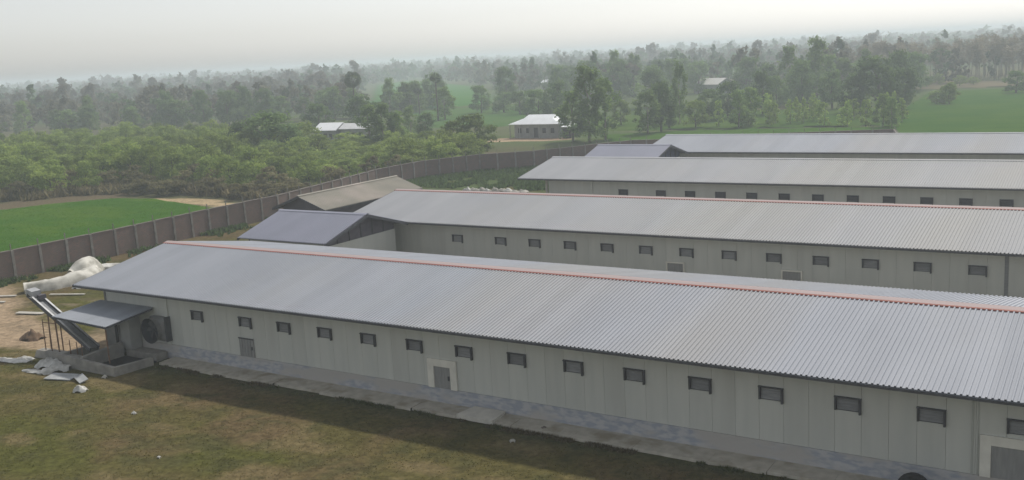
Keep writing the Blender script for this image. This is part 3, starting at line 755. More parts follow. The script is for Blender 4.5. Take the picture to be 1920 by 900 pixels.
# ------------------------------------------------------------------ tarpaulin heap, litter
def heap(name, path, widths, heights, m, seed, n=14, sub=26, rough=0.18):
    P = [Vector((p[0], p[1], 0)) for p in path]
    ts = np.linspace(0, 1, sub)
    xs = np.interp(ts, np.linspace(0, 1, len(P)), [p.x for p in P]); ys = np.interp(ts, np.linspace(0, 1, len(P)), [p.y for p in P])
    W = np.interp(ts, np.linspace(0, 1, len(widths)), widths); H = np.interp(ts, np.linspace(0, 1, len(heights)), heights)
    dx = np.gradient(xs); dy = np.gradient(ys); l = np.hypot(dx, dy); nx_, ny_ = -dy / l, dx / l
    V = []
    for i in range(sub):
        for k in range(n):
            a = math.pi * k / (n - 1)
            r_ = 1 + (fbm(np.array(i * 0.37), np.array(k * 0.55), seed, 3, 1.0) - 0.5) * rough * 4
            c = math.cos(a); s_ = max(0.0, math.sin(a)) ** 0.8
            V.append((xs[i] + nx_[i] * c * W[i] * r_ * 0.5, ys[i] + ny_[i] * c * W[i] * r_ * 0.5, -0.18 + s_ * H[i] * r_))
    F = [(i * n + k, i * n + k + 1, (i + 1) * n + k + 1, (i + 1) * n + k) for i in range(sub - 1) for k in range(n - 1)]
    k0 = len(V)
    for i in (0, sub - 1):
        V.append((xs[i], ys[i], 0.1))
        F_ = [(len(V) - 1, i * n + k, i * n + k + 1, i * n + k + 1) for k in range(n - 1)]
        F += [f_[:3] for f_ in F_]
    me = bpy.data.meshes.new(name); me.from_pydata([tuple(map(float, v)) for v in V], [], F); me.materials.append(m)
    me.polygons.foreach_set('use_smooth', [True] * len(me.polygons)); me.update()
    return link(name, me)
tag(heap('tarpaulin_bundle', [(-34.3, 7.6), (-33.2, 9.6), (-33.0, 11.8), (-33.9, 13.8)], [1.2, 1.4, 1.7, 1.8], [0.85, 0.9, 1.05, 1.1], M['tarp'], 3, rough=0.08), 'long rolled dirty white tarpaulin bundle lying before the brick wall', 'tarpaulin')
tag(heap('tarpaulin_heap', [(-35.2, 12.4), (-35.3, 13.3), (-35.6, 14.1), (-35.9, 15.0), (-36.1, 15.9)], [1.2, 1.9, 2.2, 2.0, 1.0], [0.8, 1.45, 1.65, 1.5, 0.6], M['tarp'], 8, sub=22, rough=0.06), 'peaked white tarpaulin heap behind the rolled bundle', 'tarpaulin')
tag(heap('tarpaulin_strip', [(-36.2, 15.8), (-35.9, 17.2), (-35.0, 18.8)], [0.9, 0.7, 0.5], [0.55, 0.45, 0.35], M['plastic'], 12, sub=14, rough=0.12), 'thin white tarpaulin strip trailing from the heap towards the shed roof', 'tarpaulin')

def crumple(name, cx, cy, sx, sy, h, rz, m, seed, label, cat, group=None):
    n = 15
    xs = np.linspace(-1, 1, n); X, Y = np.meshgrid(xs, xs)
    rr = np.clip(1 - np.hypot(X * 0.9, Y * 0.9), 0, 1)
    Z = rr ** 0.6 * h * (0.25 + 1.5 * fbm(X * 2 + 7, Y * 2, seed, 4, 0.55)) + (rr <= 0.02) * -0.06
    wob = 1 + (fbm(X + 3, Y + 5, seed + 4, 2, 0.7) - 0.5) * 0.8
    V = np.stack([(X * sx * wob).ravel(), (Y * sy * wob).ravel(), Z.ravel()], -1)
    i = np.arange(n - 1)[None, :] + n * np.arange(n - 1)[:, None]
    F = np.stack([i, i + 1, i + n + 1, i + n], -1).reshape(-1, 4)
    o = link(name, np_mesh(name, V, F, m, None, True), None, (cx, cy, -0.08), (0, 0, rz))
    return tag(o, label, cat, group)
def board(name, cx, cy, l, w, rz, tilt, m, label, cat, z=-0.03, group=None):
    o = MB().box(-l / 2, l / 2, -w / 2, w / 2, -0.02, 0.03).build(name, m, None, (cx, cy, z), (tilt, tilt * 0.5, rz))
    return tag(o, label, cat, group)
crumple('plastic_sheet', -12.3, -4.35, 0.85, 0.55, 0.55, 0.3, M['plastic'], 1, 'crumpled white plastic pile beside the pit wall', 'plastic sheet')
crumple('plastic_sheet', -11.1, -4.75, 0.75, 0.45, 0.45, 1.1, M['plastic'], 2, 'grey white crumpled sheet in front of the crumpled white pile', 'plastic sheet')
crumple('plastic_sheet', -12.2, -5.4, 0.85, 0.25, 0.16, 0.2, M['plastic'], 3, 'flat white strip left of the crumpled white pile by the pit', 'plastic sheet')
board('board', -9.6, -5.4, 1.7, 0.9, 0.35, 0.06, M['board'], 'grey board lying flat in front of the pit', 'board')
board('board', -7.9, -5.3, 1.0, 0.5, -0.3, 0.25, M['board'], 'small tilted grey board right of the flat one by the pit', 'board', 0.05)
crumple('plastic_scrap', -6.3, -6.5, 0.36, 0.26, 0.32, 0.5, M['plastic'], 5, 'small bright white scrap alone on the grass below the pit', 'scrap')
crumple('plastic_sheet', -16.3, -4.7, 1.7, 0.35, 0.16, 0.25, M['plastic'], 6, 'long pale sheet on the grass at the left edge of the picture', 'plastic sheet')
crumple('plastic_sheet', -15.4, -3.9, 0.7, 0.25, 0.15, 0.1, M['plastic'], 7, 'short pale sheet between the long one and the sandy path', 'plastic sheet')
crumple('stone', -7.1, -4.35, 0.16, 0.13, 0.18, 0, M['concrete_pale'], 9, 'pale lump at the foot of the pit wall in the shade', 'stone')
for i, (x, y, l, w, r_, t) in enumerate([(-34.6, 5.9, 3.2, 0.30, 0.55, 'leftmost pale plank lying on the ground before the brick wall'), (-33.2, 4.4, 2.6, 0.3, 0.45, 'second pale plank, nearer to the rolled tarpaulin bundle'), (-29.6, 8.3, 4.2, 0.25, 0.45, 'long pale plank on the dirt below the shed roof tip'), (-26.6, 3.3, 3.2, 0.45, 0.35, 'wide pale plank beside the upper edge of the sandy path')]):
    board('plank', x, y, l * 0.7, w, r_, 0.04, M['concrete_pale'], t, 'plank', -0.02, 'pale planks left of the shed')
crumple('plastic_scrap', -31.2, 10.3, 0.45, 0.35, 0.25, 0.2, M['plastic'], 14, 'white scrap just under the tip of the nearest shed roof', 'scrap')
crumple('dirt_mound', -19.7, -0.9, 0.8, 0.6, 0.5, 0.2, mat('brown_dirt', (0.17, 0.11, 0.07), (0.12, 0.08, 0.05), scale=3.0, rough=0.95), 15, 'small brown mound of earth on the sandy path', 'mound')
for i, (x, y, s_, t) in enumerate([(-0.2, -7.6, 0.16, 'white flake on the grass, left one'), (5.9, -10.9, 0.10, 'tiny white flake low in the middle of the grass'), (19.3, -2.7, 0.16, 'pale stone in the shade below the loose slab'), (19.8, -0.85, 0.12, 'dark red brick bit on the walk right of the loose slab')]):
    crumple('litter', x, y, s_ * 0.9, s_ * 0.6, s_ * 0.6, 0.3 * i, M['plastic'] if i < 2 else (M['concrete_pale'] if i == 2 else M['coping']), 20 + i, t, 'litter').location.z = -0.06 if i != 3 else -0.01
# white rubble line in the weed patch behind the second shed
rb = random.Random(8)
tbl = ['leftmost', 'second', 'third', 'fourth', 'fifth', 'sixth', 'seventh', 'eighth', 'rightmost']
for i in range(9):
    crumple('rubble_heap', -31.6 + i * 1.0, 66.4 + rb.uniform(-0.5, 0.5), rb.uniform(0.5, 0.95), rb.uniform(0.3, 0.5), rb.uniform(0.25, 0.5), rb.uniform(-0.3, 0.3), M['concrete_pale'] if i % 3 else M['plastic'], 40 + i, tbl[i] + ' of the pale rubble heaps between second and third shed', 'rubble', 'pale rubble heaps in a row')

# ------------------------------------------------------------------ houses
def hip_house(label, x0, x1, y0, y1, wz, rz_, rin, wall_m, roof_m, rot=0.0, veranda=True):
    cx, cy = (x0 + x1) / 2, (y0 + y1) / 2
    root = empty('house', (cx, cy, 0), rot, label, 'house')
    a, b_ = (x1 - x0) / 2, (y1 - y0) / 2
    e = 0.9
    MB().box(-a + e, a - e, -b_ + e, b_ - e, -0.3, wz - 0.06).build('wall', wall_m, root)
    # two-tier hipped tin roof
    m1 = 0.62
    lo = [(-a, -b_), (a, -b_), (a, b_), (-a, b_)]
    mid = [(-a * rin - 0.35, -b_ * 0.42), (a * rin + 0.35, -b_ * 0.42), (a * rin + 0.35, b_ * 0.42), (-a * rin - 0.35, b_ * 0.42)]
    zm = wz + (rz_ - wz) * m1
    vs = [(p[0], p[1], wz) for p in lo] + [(p[0], p[1], zm) for p in mid] + [(-a * rin, 0, rz_), (a * rin, 0, rz_)]
    vs += [(p[0], p[1], wz - 0.05) for p in lo]
    MB().add(vs, [(0, 1, 5, 4), (1, 2, 6, 5), (2, 3, 7, 6), (3, 0, 4, 7), (4, 5, 9, 8), (5, 6, 9), (6, 7, 8, 9), (7, 4, 8), (10, 13, 12, 11), (0, 10, 11, 1), (1, 11, 12, 2), (2, 12, 13, 3), (3, 13, 10, 0)]).build('roof', roof_m, root)
    for k in range(-2, 3):
        if k == 0:
            d = MB().box(-0.5, 0.5, -b_ + e - 0.05, -b_ + e - 0.003, 0, 2.0).build('door', M['wood_dark'], root)
        else:
            w_ = MB().box(k * a * 0.32 - 0.4, k * a * 0.32 + 0.4, -b_ + e - 0.04, -b_ + e - 0.003, 0.9, 1.9).build('window', M['wood_dark'], root)
    for k in range(6):
        xx = -a + 0.25 + (2 * a - 0.5) * k / 5
        MB().box(xx - 0.06, xx + 0.06, -b_ + 0.12, -b_ + 0.24, -0.3, wz - 0.06).build('veranda_post', M['house_wall'], root)
    return root
hip_house('grey walled house with bright white hipped tin roof beyond the brick wall', -69.6, -57.6, 134.6, 141.4, 2.75, 4.45, 0.50, M['house_wall'], M['tin_bright'], 0.0)
h2 = empty('outbuilding', (-56.2, 135.6, 0), 0.1, 'small tin lean-to at the right side of the white roofed house', 'shed')
MB().box(-0.9, 0.9, -0.8, 0.8, -0.2, 2.1).build('wall', M['wood_dark'], h2)
MB().hexa([(-1.1, -1.1, 2.1), (1.1, -1.1, 2.1), (1.1, 1.0, 2.6), (-1.1, 1.0, 2.6), (-1.1, -1.1, 2.16), (1.1, -1.1, 2.16), (1.1, 1.0, 2.66), (-1.1, 1.0, 2.66)]).build('roof', M['tin_bright'], h2)
def gable_house(label, cx, cy, L_, W_, wz, rz_, rot, wall_m, roof_m):
    root = empty('house', (cx, cy, 0), rot, label, 'house')
    a, b_ = L_ / 2, W_ / 2
    MB().prism([(-b_ + 0.4, -0.3), (b_ - 0.4, -0.3), (b_ - 0.4, wz), (0, rz_ - 0.15), (-b_ + 0.4, wz)], 'x', -a + 0.4, a - 0.4).build('wall', wall_m, root)
    for sg in (-1, 1):
        MB().hexa([(-a, sg * b_, wz - 0.05), (a, sg * b_, wz - 0.05), (a, 0, rz_ - 0.05), (-a, 0, rz_ - 0.05), (-a, sg * b_, wz + 0.02), (a, sg * b_, wz + 0.02), (a, 0, rz_ + 0.02), (-a, 0, rz_ + 0.02)]).build('roof_slope', roof_m, root)
    for k in (-0.5, 0.45):
        MB().box(k * a - 0.4, k * a + 0.4, -b_ + 0.35, -b_ + 0.397, 0.8, 1.8).build('window', M['wood_dark'], root)
    MB().box(-0.45, 0.45, -b_ + 0.35, -b_ + 0.397, 0, 1.95).build('door', M['wood_dark'], root)
    return root
gable_house('low house with bright white tin roof, left one of the pair behind the scrub', -112.8, 129.4, 6.4, 6.0, 2.6, 4.1, 0.10, M['house_wall'], M['tin_bright'])
gable_house('low house with dull white tin roof, right one of the pair behind the scrub', -105.6, 129.8, 7.4, 4.4, 2.8, 3.9, 0.10, M['house_wall'], mat('dull_tin', (0.70, 0.70, 0.69), (0.6, 0.6, 0.6), scale=1.0, rough=0.5))
gable_house('hazy house with pale tin roof among the trees above the sapling row', -88.0, 293.0, 13.0, 8.0, 3.0, 5.0, -0.50, M['house_wall'], mat('pale_tin', (0.62, 0.60, 0.56), (0.52, 0.5, 0.47), scale=1.0, rough=0.5))
gable_house('tiny distant white roof, left one of the two above the white roofed house', -202.0, 372.5, 4.4, 4.5, 3.0, 4.4, -0.4, M['house_wall'], M['tin_bright'])
gable_house('tiny distant white roof, right one of the two above the white roofed house', -195.5, 367.5, 4.0, 4.5, 3.0, 4.4, -0.4, M['house_wall'], M['tin_bright'])

# ------------------------------------------------------------------ trees
def leaf_quads(cent, nrm, size, rng, aspect=0.6):
    """cent (n,3), nrm (n,3) rough facing, size (n,)"""
    n = len(cent)
    a = rng.normal(size=(n, 3)); a -= (a * nrm).sum(1, keepdims=True) * nrm
    a /= np.linalg.norm(a, axis=1, keepdims=True) + 1e-9
    b_ = np.cross(nrm, a)
    a = a * size[:, None]; b_ = b_ * size[:, None] * aspect
    V = np.stack([cent - a, cent + b_ * 0.9 - a * 0.1, cent + a, cent - b_ * 0.9 + a * 0.1], 1).reshape(-1, 3)
    F = np.arange(4 * n).reshape(n, 4)
    return V, F

def crown_np(rng, kind, n_leaf, leaf, lobes_n=14):
    """unit crown: height 0..1 of the tree's total, radius 0.5 (tree width 1); returns centres etc."""
    if kind == 'mango':
        base, top, squash = 0.04, 1.0, 1.0
    elif kind == 'tall':
        base, top, squash = 0.0, 1.0, 0.8
    elif kind == 'bush':
        base, top, squash = 0.06, 1.0, 1.0
    elif kind == 'scrub':
        base, top, squash = 0.10, 1.0, 1.0
    elif kind == 'teak':
        base, top, squash = 0.45, 1.0, 0.7
    else:
        base, top, squash = 0.25, 1.0, 0.7
    L = []
    for i in range(lobes_n):
        t = (i + rng.uniform(0, 1)) / lobes_n
        z = base + (top - base) * (0.12 + 0.80 * t)
        if kind in ('mango', 'bush', 'scrub'):
            env = math.sqrt(max(0.03, 1 - ((t - 0.35) / 0.68) ** 2))
        elif kind == 'tall':
            env = (0.55 + 0.45 * math.sin(t * 2.6 + 0.5)) * (1.0 if t < 0.75 else 0.6)
        else:
            env = 0.7
        a = rng.uniform(0, 2 * math.pi); rr = env * 0.43 * math.sqrt(rng.uniform(0.15, 1.0))
        rad = rng.uniform(0.07, 0.20) * (1.0 if kind != 'tall' else 0.8)
        L.append((rr * math.cos(a), rr * math.sin(a), z, rad, rng.uniform(0.75, 1.25)))
    L = np.array(L)
    w = L[:, 3] ** 2; w /= w.sum()
    idx = rng.choice(len(L), n_leaf, p=w)
    d = rng.normal(size=(n_leaf, 3)); d /= np.linalg.norm(d, axis=1, keepdims=True)
    r_ = np.abs(rng.normal(0.75, 0.32, n_leaf))
    c = L[idx, :3].copy()
    zr_ = 0.85 * (top - base) * 0.6
    c[:, 0] += d[:, 0] * r_ * L[idx, 3]; c[:, 1] += d[:, 1] * r_ * L[idx, 3]; c[:, 2] += d[:, 2] * r_ * L[idx, 3] * 0.55
    nrm = d + rng.normal(size=d.shape) * 0.55 + np.array([0, 0, 0.35])
    nrm /= np.linalg.norm(nrm, axis=1, keepdims=True)
    return c, nrm, L[idx, 4], L

GREENS = {
    'mango': ((0.080, 0.145, 0.052), (0.185, 0.265, 0.088)),
    'tall': ((0.105, 0.180, 0.055), (0.250, 0.345, 0.100)),
    'bush': ((0.105, 0.165, 0.042), (0.240, 0.310, 0.080)),
    'scrub': ((0.130, 0.200, 0.046), (0.340, 0.410, 0.105)),
    'dry': ((0.150, 0.140, 0.070), (0.225, 0.205, 0.105)),
    'sapling': ((0.180, 0.290, 0.060), (0.360, 0.460, 0.120)),
    'teak': ((0.190, 0.170, 0.120), (0.290, 0.245, 0.180)),
}
def tree_meshes(kind, seed, H, W, n_leaf, leaf, lobes_n=14, trunk_r=0.16, green=None, n_limb=5):
    rng = np.random.default_rng(seed)
    c, nrm, tint, L = crown_np(rng, 'tall' if kind == 'sapling' else kind, n_leaf, leaf, lobes_n)
    c = c * np.array([W, W, H])
    size = leaf * rng.uniform(0.6, 1.35, n_leaf)
    V, F = leaf_quads(c, nrm, size, rng)
    g0, g1 = (np.array(x) for x in GREENS[green or kind])
    t = np.clip((tint - 0.75) / 0.5 * 0.6 + rng.uniform(0, 0.45, n_leaf), 0, 1)
    col = g0 + (g1 - g0) * t[:, None]
    crown = np_mesh('crown', V, F, M['leaf'], np.repeat(col, 4, 0))
    mb = MB()
    lean = rng.uniform(-0.04, 0.04, 2) * H
    zt = H * (0.62 if kind != 'bush' else 0.4)
    path = [(0, 0, -0.3), (lean[0] * 0.3, lean[1] * 0.3, zt * 0.35), (lean[0] * 0.6, lean[1] * 0.6, zt * 0.7), (lean[0], lean[1], zt)]
    mb.tube(path, [trunk_r * 1.25, trunk_r, trunk_r * 0.75, trunk_r * 0.4], 7)
    order = rng.permutation(len(L))[:n_limb]
    for i in order:
        z0 = min(L[i, 2] * H * 0.6, zt * 0.9); f_ = z0 / zt
        s_ = Vector((lean[0] * f_, lean[1] * f_, z0)); e_ = Vector((L[i, 0] * W, L[i, 1] * W, L[i, 2] * H))
        mb.tube([s_, s_.lerp(e_, 0.55) + Vector((0, 0, 0.03 * H)), e_], [trunk_r * 0.45, trunk_r * 0.28, trunk_r * 0.1], 5)
    trunk = mb.mesh('trunk', M['bark_pale'] if kind in ('sapling', 'teak', 'tall') else M['bark'], True)
    return crown, trunk

VAR = {}
def variants(kind, specs):
    VAR[kind] = [(tree_meshes(kind, *s[:1], *s[1:7], **(s[7] if len(s) > 7 else {})), s[1], s[2]) for s in specs]
# (seed, height, width, leaves, leaf size, lobes, trunk radius)
variants('mango', [(101, 9, 9, 3400, 0.29, 42, 0.26), (102, 9, 9, 3400, 0.29, 46, 0.26), (103, 10, 8, 3200, 0.29, 40, 0.26), (104, 8, 9, 3200, 0.29, 38, 0.26)])
variants('tall', [(201, 12, 6.5, 3000, 0.25, 50, 0.17), (202, 12, 6.5, 3000, 0.25, 56, 0.17), (203, 13, 6, 2800, 0.25, 56, 0.17), (204, 11, 6, 2600, 0.25, 46, 0.16)])
variants('bush', [(301, 7, 8, 3400, 0.24, 40, 0.2), (302, 7, 8, 3400, 0.24, 44, 0.2)])
variants('scrub', [(401 + i, 5, 5.2, 2400, 0.165, 34, 0.09) for i in range(6)])
VAR['dry'] = [(tree_meshes('scrub', 451 + i, 3.2, 4.0, 850, 0.20, 12, 0.06, green='dry'), 3.2, 4.0) for i in range(4)]
VAR['sapling'] = [(tree_meshes('sapling', 501 + i, 5, 2.6, 650, 0.20, 24, 0.06, n_limb=3), 5, 2.6) for i in range(4)]
VAR['teak'] = [(tree_meshes('teak', 551 + i, 13, 4.2, 620, 0.26, 26, 0.13, n_limb=7), 13, 4.2) for i in range(4)]

HOUSES = [(-88.0, 293.0, 9.0), (-202.0, 372.5, 5.0), (-195.5, 367.5, 5.0), (-112.8, 129.4, 5.0), (-105.6, 129.8, 5.0)]
def in_clearing(x, y):
    # open ground in front of the houses
    for hx, hy, rr in HOUSES:
        vx, vy = 42.7 - hx, -37.5 - hy
        l = math.hypot(vx, vy); t = ((x - hx) * vx + (y - hy) * vy) / l
        if -7 < t < 130 and abs((x - hx) * vy - (y - hy) * vx) / l < rr: return True
    return False
trng = random.Random(77)
def place_tree(name, kind, x, y, h, w, label, cat, group=None):
    (crown, trunk), H, W = trng.choice(VAR[kind])
    root = empty(name, (x, y, -0.1), trng.uniform(0, 6.28), label, cat, group)
    root.scale = (w / W, w / W, h / H)
    link('crown', crown, root); link('trunk', trunk, root)
    return root

NAMED = [
    (-95.7,94.6,9.3,12.3,'mango','broad dark evergreen tree left of the low white tin roofs'),
    (-104.0,95.8,7.4,7.1,'mango','smaller dark tree at the left flank of the broad dark evergreen'),
    (-128.0,141.0,8.2,8.4,'mango','dull green tree behind the left end of the white tin roofs'),
    (-118.0,146.0,9.6,9.0,'mango','rounded dark tree just behind the low white tin roofs'),
    (-86.1,111.2,9.3,6.4,'tall','slim leafy tree, first right of the low white tin roofs'),
    (-82.8,111.3,9.6,6.1,'tall','slim leafy tree, second right of the low white tin roofs'),
    (-81.0,113.2,7.7,5.1,'tall','slim leafy tree, third right of the low white tin roofs'),
    (-99.7,140.6,7.2,4.8,'tall','thin upright tree between the slim trees and the green bushy one'),
    (-88.6,131.9,6.1,4.5,'mango','small round tree left of the big light green bushy tree'),
    (-60.3,102.6,6.5,6.4,'bush','left half of the light green bushy pair by the brick wall'),
    (-55.7,102.8,7.5,8.2,'bush','big light green bushy tree behind the perimeter wall'),
    (-124.6,187.3,9.6,7.4,'tall','feathery tree beside the thin tall palm'),
    (-130.0,213.0,8.6,7.0,'mango','round dark tree standing alone at the edge of the far field'),
    (-120.6,211.0,6.3,7.8,'mango','dark tree next right of the lone round tree'),
    (-110.0,202.9,7.0,7.5,'mango','dark tree above the white roofed house'),
    (-91.3,182.1,8.1,8.1,'mango','dark tree behind the right end of the white roofed house'),
    (-85.2,181.1,10.0,8.0,'mango','dark tree between white roofed house and the tallest green clump'),
    (-51.4,128.9,10.0,7.1,'tall','left shoulder tree of the tallest green clump beside the white roofed house'),
    (-46.8,126.8,14.6,7.9,'tall','tallest green tree right of the white roofed house'),
    (-45.5,130.7,12.2,7.0,'tall','right shoulder tree of the tallest green clump beside the white roofed house'),
    (-58.3,162.8,5.9,5.3,'bush','low yellow green tree right of the tallest green clump'),
    (-115.2,272.5,17.2,7.3,'tall','tall hazy tree rising over the tallest green clump'),
    (-115.0,286.5,15.4,7.5,'tall','tall hazy tree right of the one over the green clump'),
    (-41.6,140.9,9.0,6.2,'tall','leafy tree above the left end of the farthest shed roof'),
    (-41.8,147.6,10.2,7.4,'mango','full dark tree above the left end of the farthest shed roof'),
    (-45.4,165.2,14.0,3.9,'tall','narrow pointed tree standing above its neighbours'),
    (-59.4,192.6,7.2,7.8,'mango','dark tree behind the narrow pointed tree'),
    (-37.2,154.2,5.9,5.4,'bush','light green tree left of the pale trunked saplings'),
    (-40.6,169.9,7.3,6.9,'mango','dark tree below the hazy tin roofed house'),
    (-39.5,178.1,8.6,7.1,'mango','grey green tree right of the hazy tin roofed house'),
    (-27.9,153.3,7.9,5.2,'tall','leafy tree at the left end of the pale sapling row'),
    (-27.0,157.9,8.1,4.9,'tall','leafy tree over the brightest saplings'),
    (-34.9,187.6,10.3,6.1,'mango','dull tree behind the middle of the sapling row'),
    (-37.3,204.5,8.4,6.5,'mango','dark tree behind the right half of the sapling row'),
    (-43.7,235.0,15.6,8.1,'tall','tall dark hazy tree breaking the skyline left of the light one'),
    (-35.4,232.2,17.5,9.0,'tall','tall light green tree breaking the skyline'),
    (-33.1,212.2,11.9,7.9,'mango','dark tree at the foot of the tall skyline trees'),
    (-22.8,200.8,9.3,7.4,'mango','dark tree between skyline trees and the spreading tree'),
    (-14.7,187.9,8.4,8.1,'mango','left flank of the big spreading dark green tree'),
    (-10.1,189.9,12.2,12.7,'mango','big spreading dark green tree at the corner of the right field'),
    (-6.6,196.7,9.4,8.2,'mango','right flank of the big spreading dark green tree'),
    (-0.5,152.7,6.4,4.3,'tall','sparse thin tree at the right end of the sapling row'),
    (1.6,150.4,5.9,3.4,'tall','sparse thin tree at the near corner of the right field'),
    (1.1,209.2,5.3,5.3,'bush','small round tree on the far edge of the right field'),
    (-1.9,210.1,3.4,4.9,'bush','low bush left of the small round tree on the right field'),
    (10.4,245.9,6.0,6.7,'mango','dark tree at the far right edge of the green field'),
    (-115.4,259.3,10.5,10.5,'mango','hazy dark tree just left of the tall hazy pair'),
    (-156.4,309.9,12.1,9.2,'tall','hazy tree behind the two tiny white roofs'),
    (-181.6,342.3,12.5,9.2,'tall','hazy tree left of the two tiny white roofs'),
    (-91.5,251.2,11.6,9.9,'mango','hazy dark tree between tall hazy pair and narrow pointed tree'),
    (-93.3,292.0,11.6,9.2,'mango','hazy tree above the hazy tin roofed house'),
    (-67.3,267.1,12.4,9.9,'mango','hazy tree on the skyline above the brightest saplings'),
    (-210.2,186.6,8.9,8.6,'mango','hazy tree above the scrub left of the broad dark evergreen'),
    (-201.1,221.4,8.6,9.2,'mango','hazy tree left of the round fan palm'),
]
KN = {'mango': 'evergreen_tree', 'tall': 'slender_tree', 'bush': 'bushy_tree'}
for x, y, h, w, k, lab in NAMED:
    place_tree(KN[k], k, x, y, h, w, lab, 'tree')

# scrub belt beyond the wall: leafy small trees behind, dry bushes along its near edge
SCRUB = [(-112, 36), (-95, 42), (-93, 52), (-82, 58), (-64, 57), (-55, 55), (-47, 58), (-49.5, 68), (-49, 78), (-46, 86), (-52, 96), (-66, 104), (-78, 116), (-94, 119), (-113, 122), (-139, 119), (-168, 124), (-182, 105), (-178, 89)]
srng = np.random.default_rng(4)
pts = []
tries = 0
while len(pts) < 290 and tries < 20000:
    tries += 1
    x = srng.uniform(-182, -44); y = srng.uniform(36, 124)
    if not inside(np.array([x]), np.array([y]), SCRUB)[0]: continue
    if any((x - a) ** 2 + (y - b_) ** 2 < 3.1 ** 2 for a, b_ in pts): continue
    if abs(x + 109) < 11 and abs(y - 126) < 12: continue
    pts.append((x, y))
for x, y in pts:
    e = seg_dist(np.array([x]), np.array([y]), [(-93, 50), (-82, 57), (-64, 56), (-55, 55), (-47, 58), (-49, 68)])[0]
    if e < 8 and srng.uniform() < 0.7:
        place_tree('dry_bush', 'dry', x, y, srng.uniform(2.4, 3.8), srng.uniform(3.2, 5), 'dry brownish bush on the near edge of the scrub behind the brick wall', 'bush', 'dry bushes behind the wall')
    else:
        h = srng.uniform(2.8, 5.6) * (1.15 if x < -80 else 1.0) * (0.72 if in_clearing(x, y) else 1.0)
        place_tree('scrub_tree', 'scrub', x, y, h, srng.uniform(3.8, 6.6), 'light green small leafy tree in the dense scrub beyond the brick wall', 'tree', 'leafy scrub trees beyond the wall')
for i in range(34):
    t = i / 33
    x = -86 + 38 * t + srng.uniform(-1.5, 1.5); y = 54.5 + srng.uniform(-1, 3)
    place_tree('dry_bush', 'dry', x, y, srng.uniform(1.4, 2.6), srng.uniform(2.4, 4), 'dry brownish bush on the near edge of the scrub behind the brick wall', 'bush', 'dry bushes behind the wall')
for i in range(32):
    x = srng.uniform(-34, 1); y = srng.uniform(153.5, 170) if i < 22 else srng.uniform(166, 190)
    place_tree('sapling', 'sapling', x, y, srng.uniform(3.6, 5.6), srng.uniform(2.0, 3.0), 'slender yellow green sapling in the row behind the farthest shed', 'tree', 'saplings behind the farthest shed')
for i in range(150):
    x = srng.uniform(-52, 40); y = 312 + srng.uniform(0, 62)
    place_tree('plantation_tree', 'teak', x, y, srng.uniform(10, 14.5), srng.uniform(4.2, 6.0), 'thin brownish plantation tree in the far wood beyond the right field', 'tree', 'brownish plantation trees')
for i in range(14):
    x = srng.uniform(-30, 25); y = 294 + srng.uniform(-4, 14)
    place_tree('field_bush', 'scrub', x, y, srng.uniform(2.0, 4.0), srng.uniform(2.5, 4.5), 'low bush at the foot of the far brownish wood', 'bush', 'low bushes at the far wood edge')
# trees at the front of the left and middle wood, then fillers between the named trees
fr = [(-262, 140), (-232, 156), (-202, 172), (-178, 190), (-162, 206), (-158, 222), (-178, 250)]
for (ax, ay), (bx, by) in zip(fr[:-1], fr[1:]):
    for k in range(7):
        t = (k + srng.uniform(0, 1)) / 7
        x = ax + (bx - ax) * t - srng.uniform(0, 16) * 0.5; y = ay + (by - ay) * t + srng.uniform(-3, 12)
        place_tree('woodland_tree', srng.choice(['mango', 'tall', 'tall']), x, y, srng.uniform(7, 12.5), srng.uniform(6, 10), 'grey green tree on the front edge of the hazy left wood', 'tree', 'front trees of the left wood')
for i in range(60):
    x = srng.uniform(-160, -12); y = srng.uniform(214, 300) if x > -95 else srng.uniform(250, 330)
    if in_clearing(x, y): continue
    place_tree('woodland_tree', srng.choice(['mango', 'tall', 'mango']), x, y, srng.uniform(8, 14), srng.uniform(6, 10), 'grey green tree on the front edge of the hazy middle wood', 'tree', 'front trees of the middle wood')

# palms: straight trunk and a ball of stiff fan leaves
def palm(x, y, h, w, label, flat=False):
    root = empty('fan_palm', (x, y, -0.1), trng.uniform(0, 6), label, 'palm tree')
    MB().tube([(0, 0, -0.3), (0.06, 0, h * 0.3), (-0.05, 0.03, h * 0.65), (0, 0, h - w * 0.5)], [0.26, 0.2, 0.19, 0.2], 9).build('trunk', M['bark'], root, (0, 0, 0), (0, 0, 0), True)
    rng = np.random.default_rng(int(h * 100))
    V, F, Cc = [], [], []
    R = w * 0.5
    for i in range(46):
        d = rng.normal(size=3); d[2] = d[2] * (0.35 if flat else 0.9) + 0.15; d /= np.linalg.norm(d)
        a = np.cross(d, rng.normal(size=3)); a /= np.linalg.norm(a); b_ = np.cross(d, a)
        o_ = np.array([0, 0, h - R * (0.9 if not flat else 0.5)])
        stem = o_ + d * R * 0.42
        fan_r = R * rng.uniform(0.42, 0.68)
        col = np.array((0.085, 0.110, 0.055)) * rng.uniform(0.7, 1.5)
        for k in range(9):
            t0 = -1.25 + 2.5 * k / 9; t1 = t0 + 0.2
            p0 = stem; p1 = stem + (d * math.cos(t0) + a * math.sin(t0)) * fan_r + b_ * 0.06; p2 = stem + (d * math.cos(t1) + a * math.sin(t1)) * fan_r
            n = len(V); V += [p0, p1, p2]; F.append((n, n + 1, n + 2)); Cc += [col] * 3
        n = len(V); V += [o_, stem + a * 0.05, stem - a * 0.05]; F.append((n, n + 1, n + 2)); Cc += [col] * 3
    link('crown', np_mesh('crown', np.array(V), np.array(F), M['leaf'], np.array(Cc)), root)
    return root
palm(-143.0, 171.5, 14.6, 4.7, 'tall palm with round ball crown against the hazy wood')
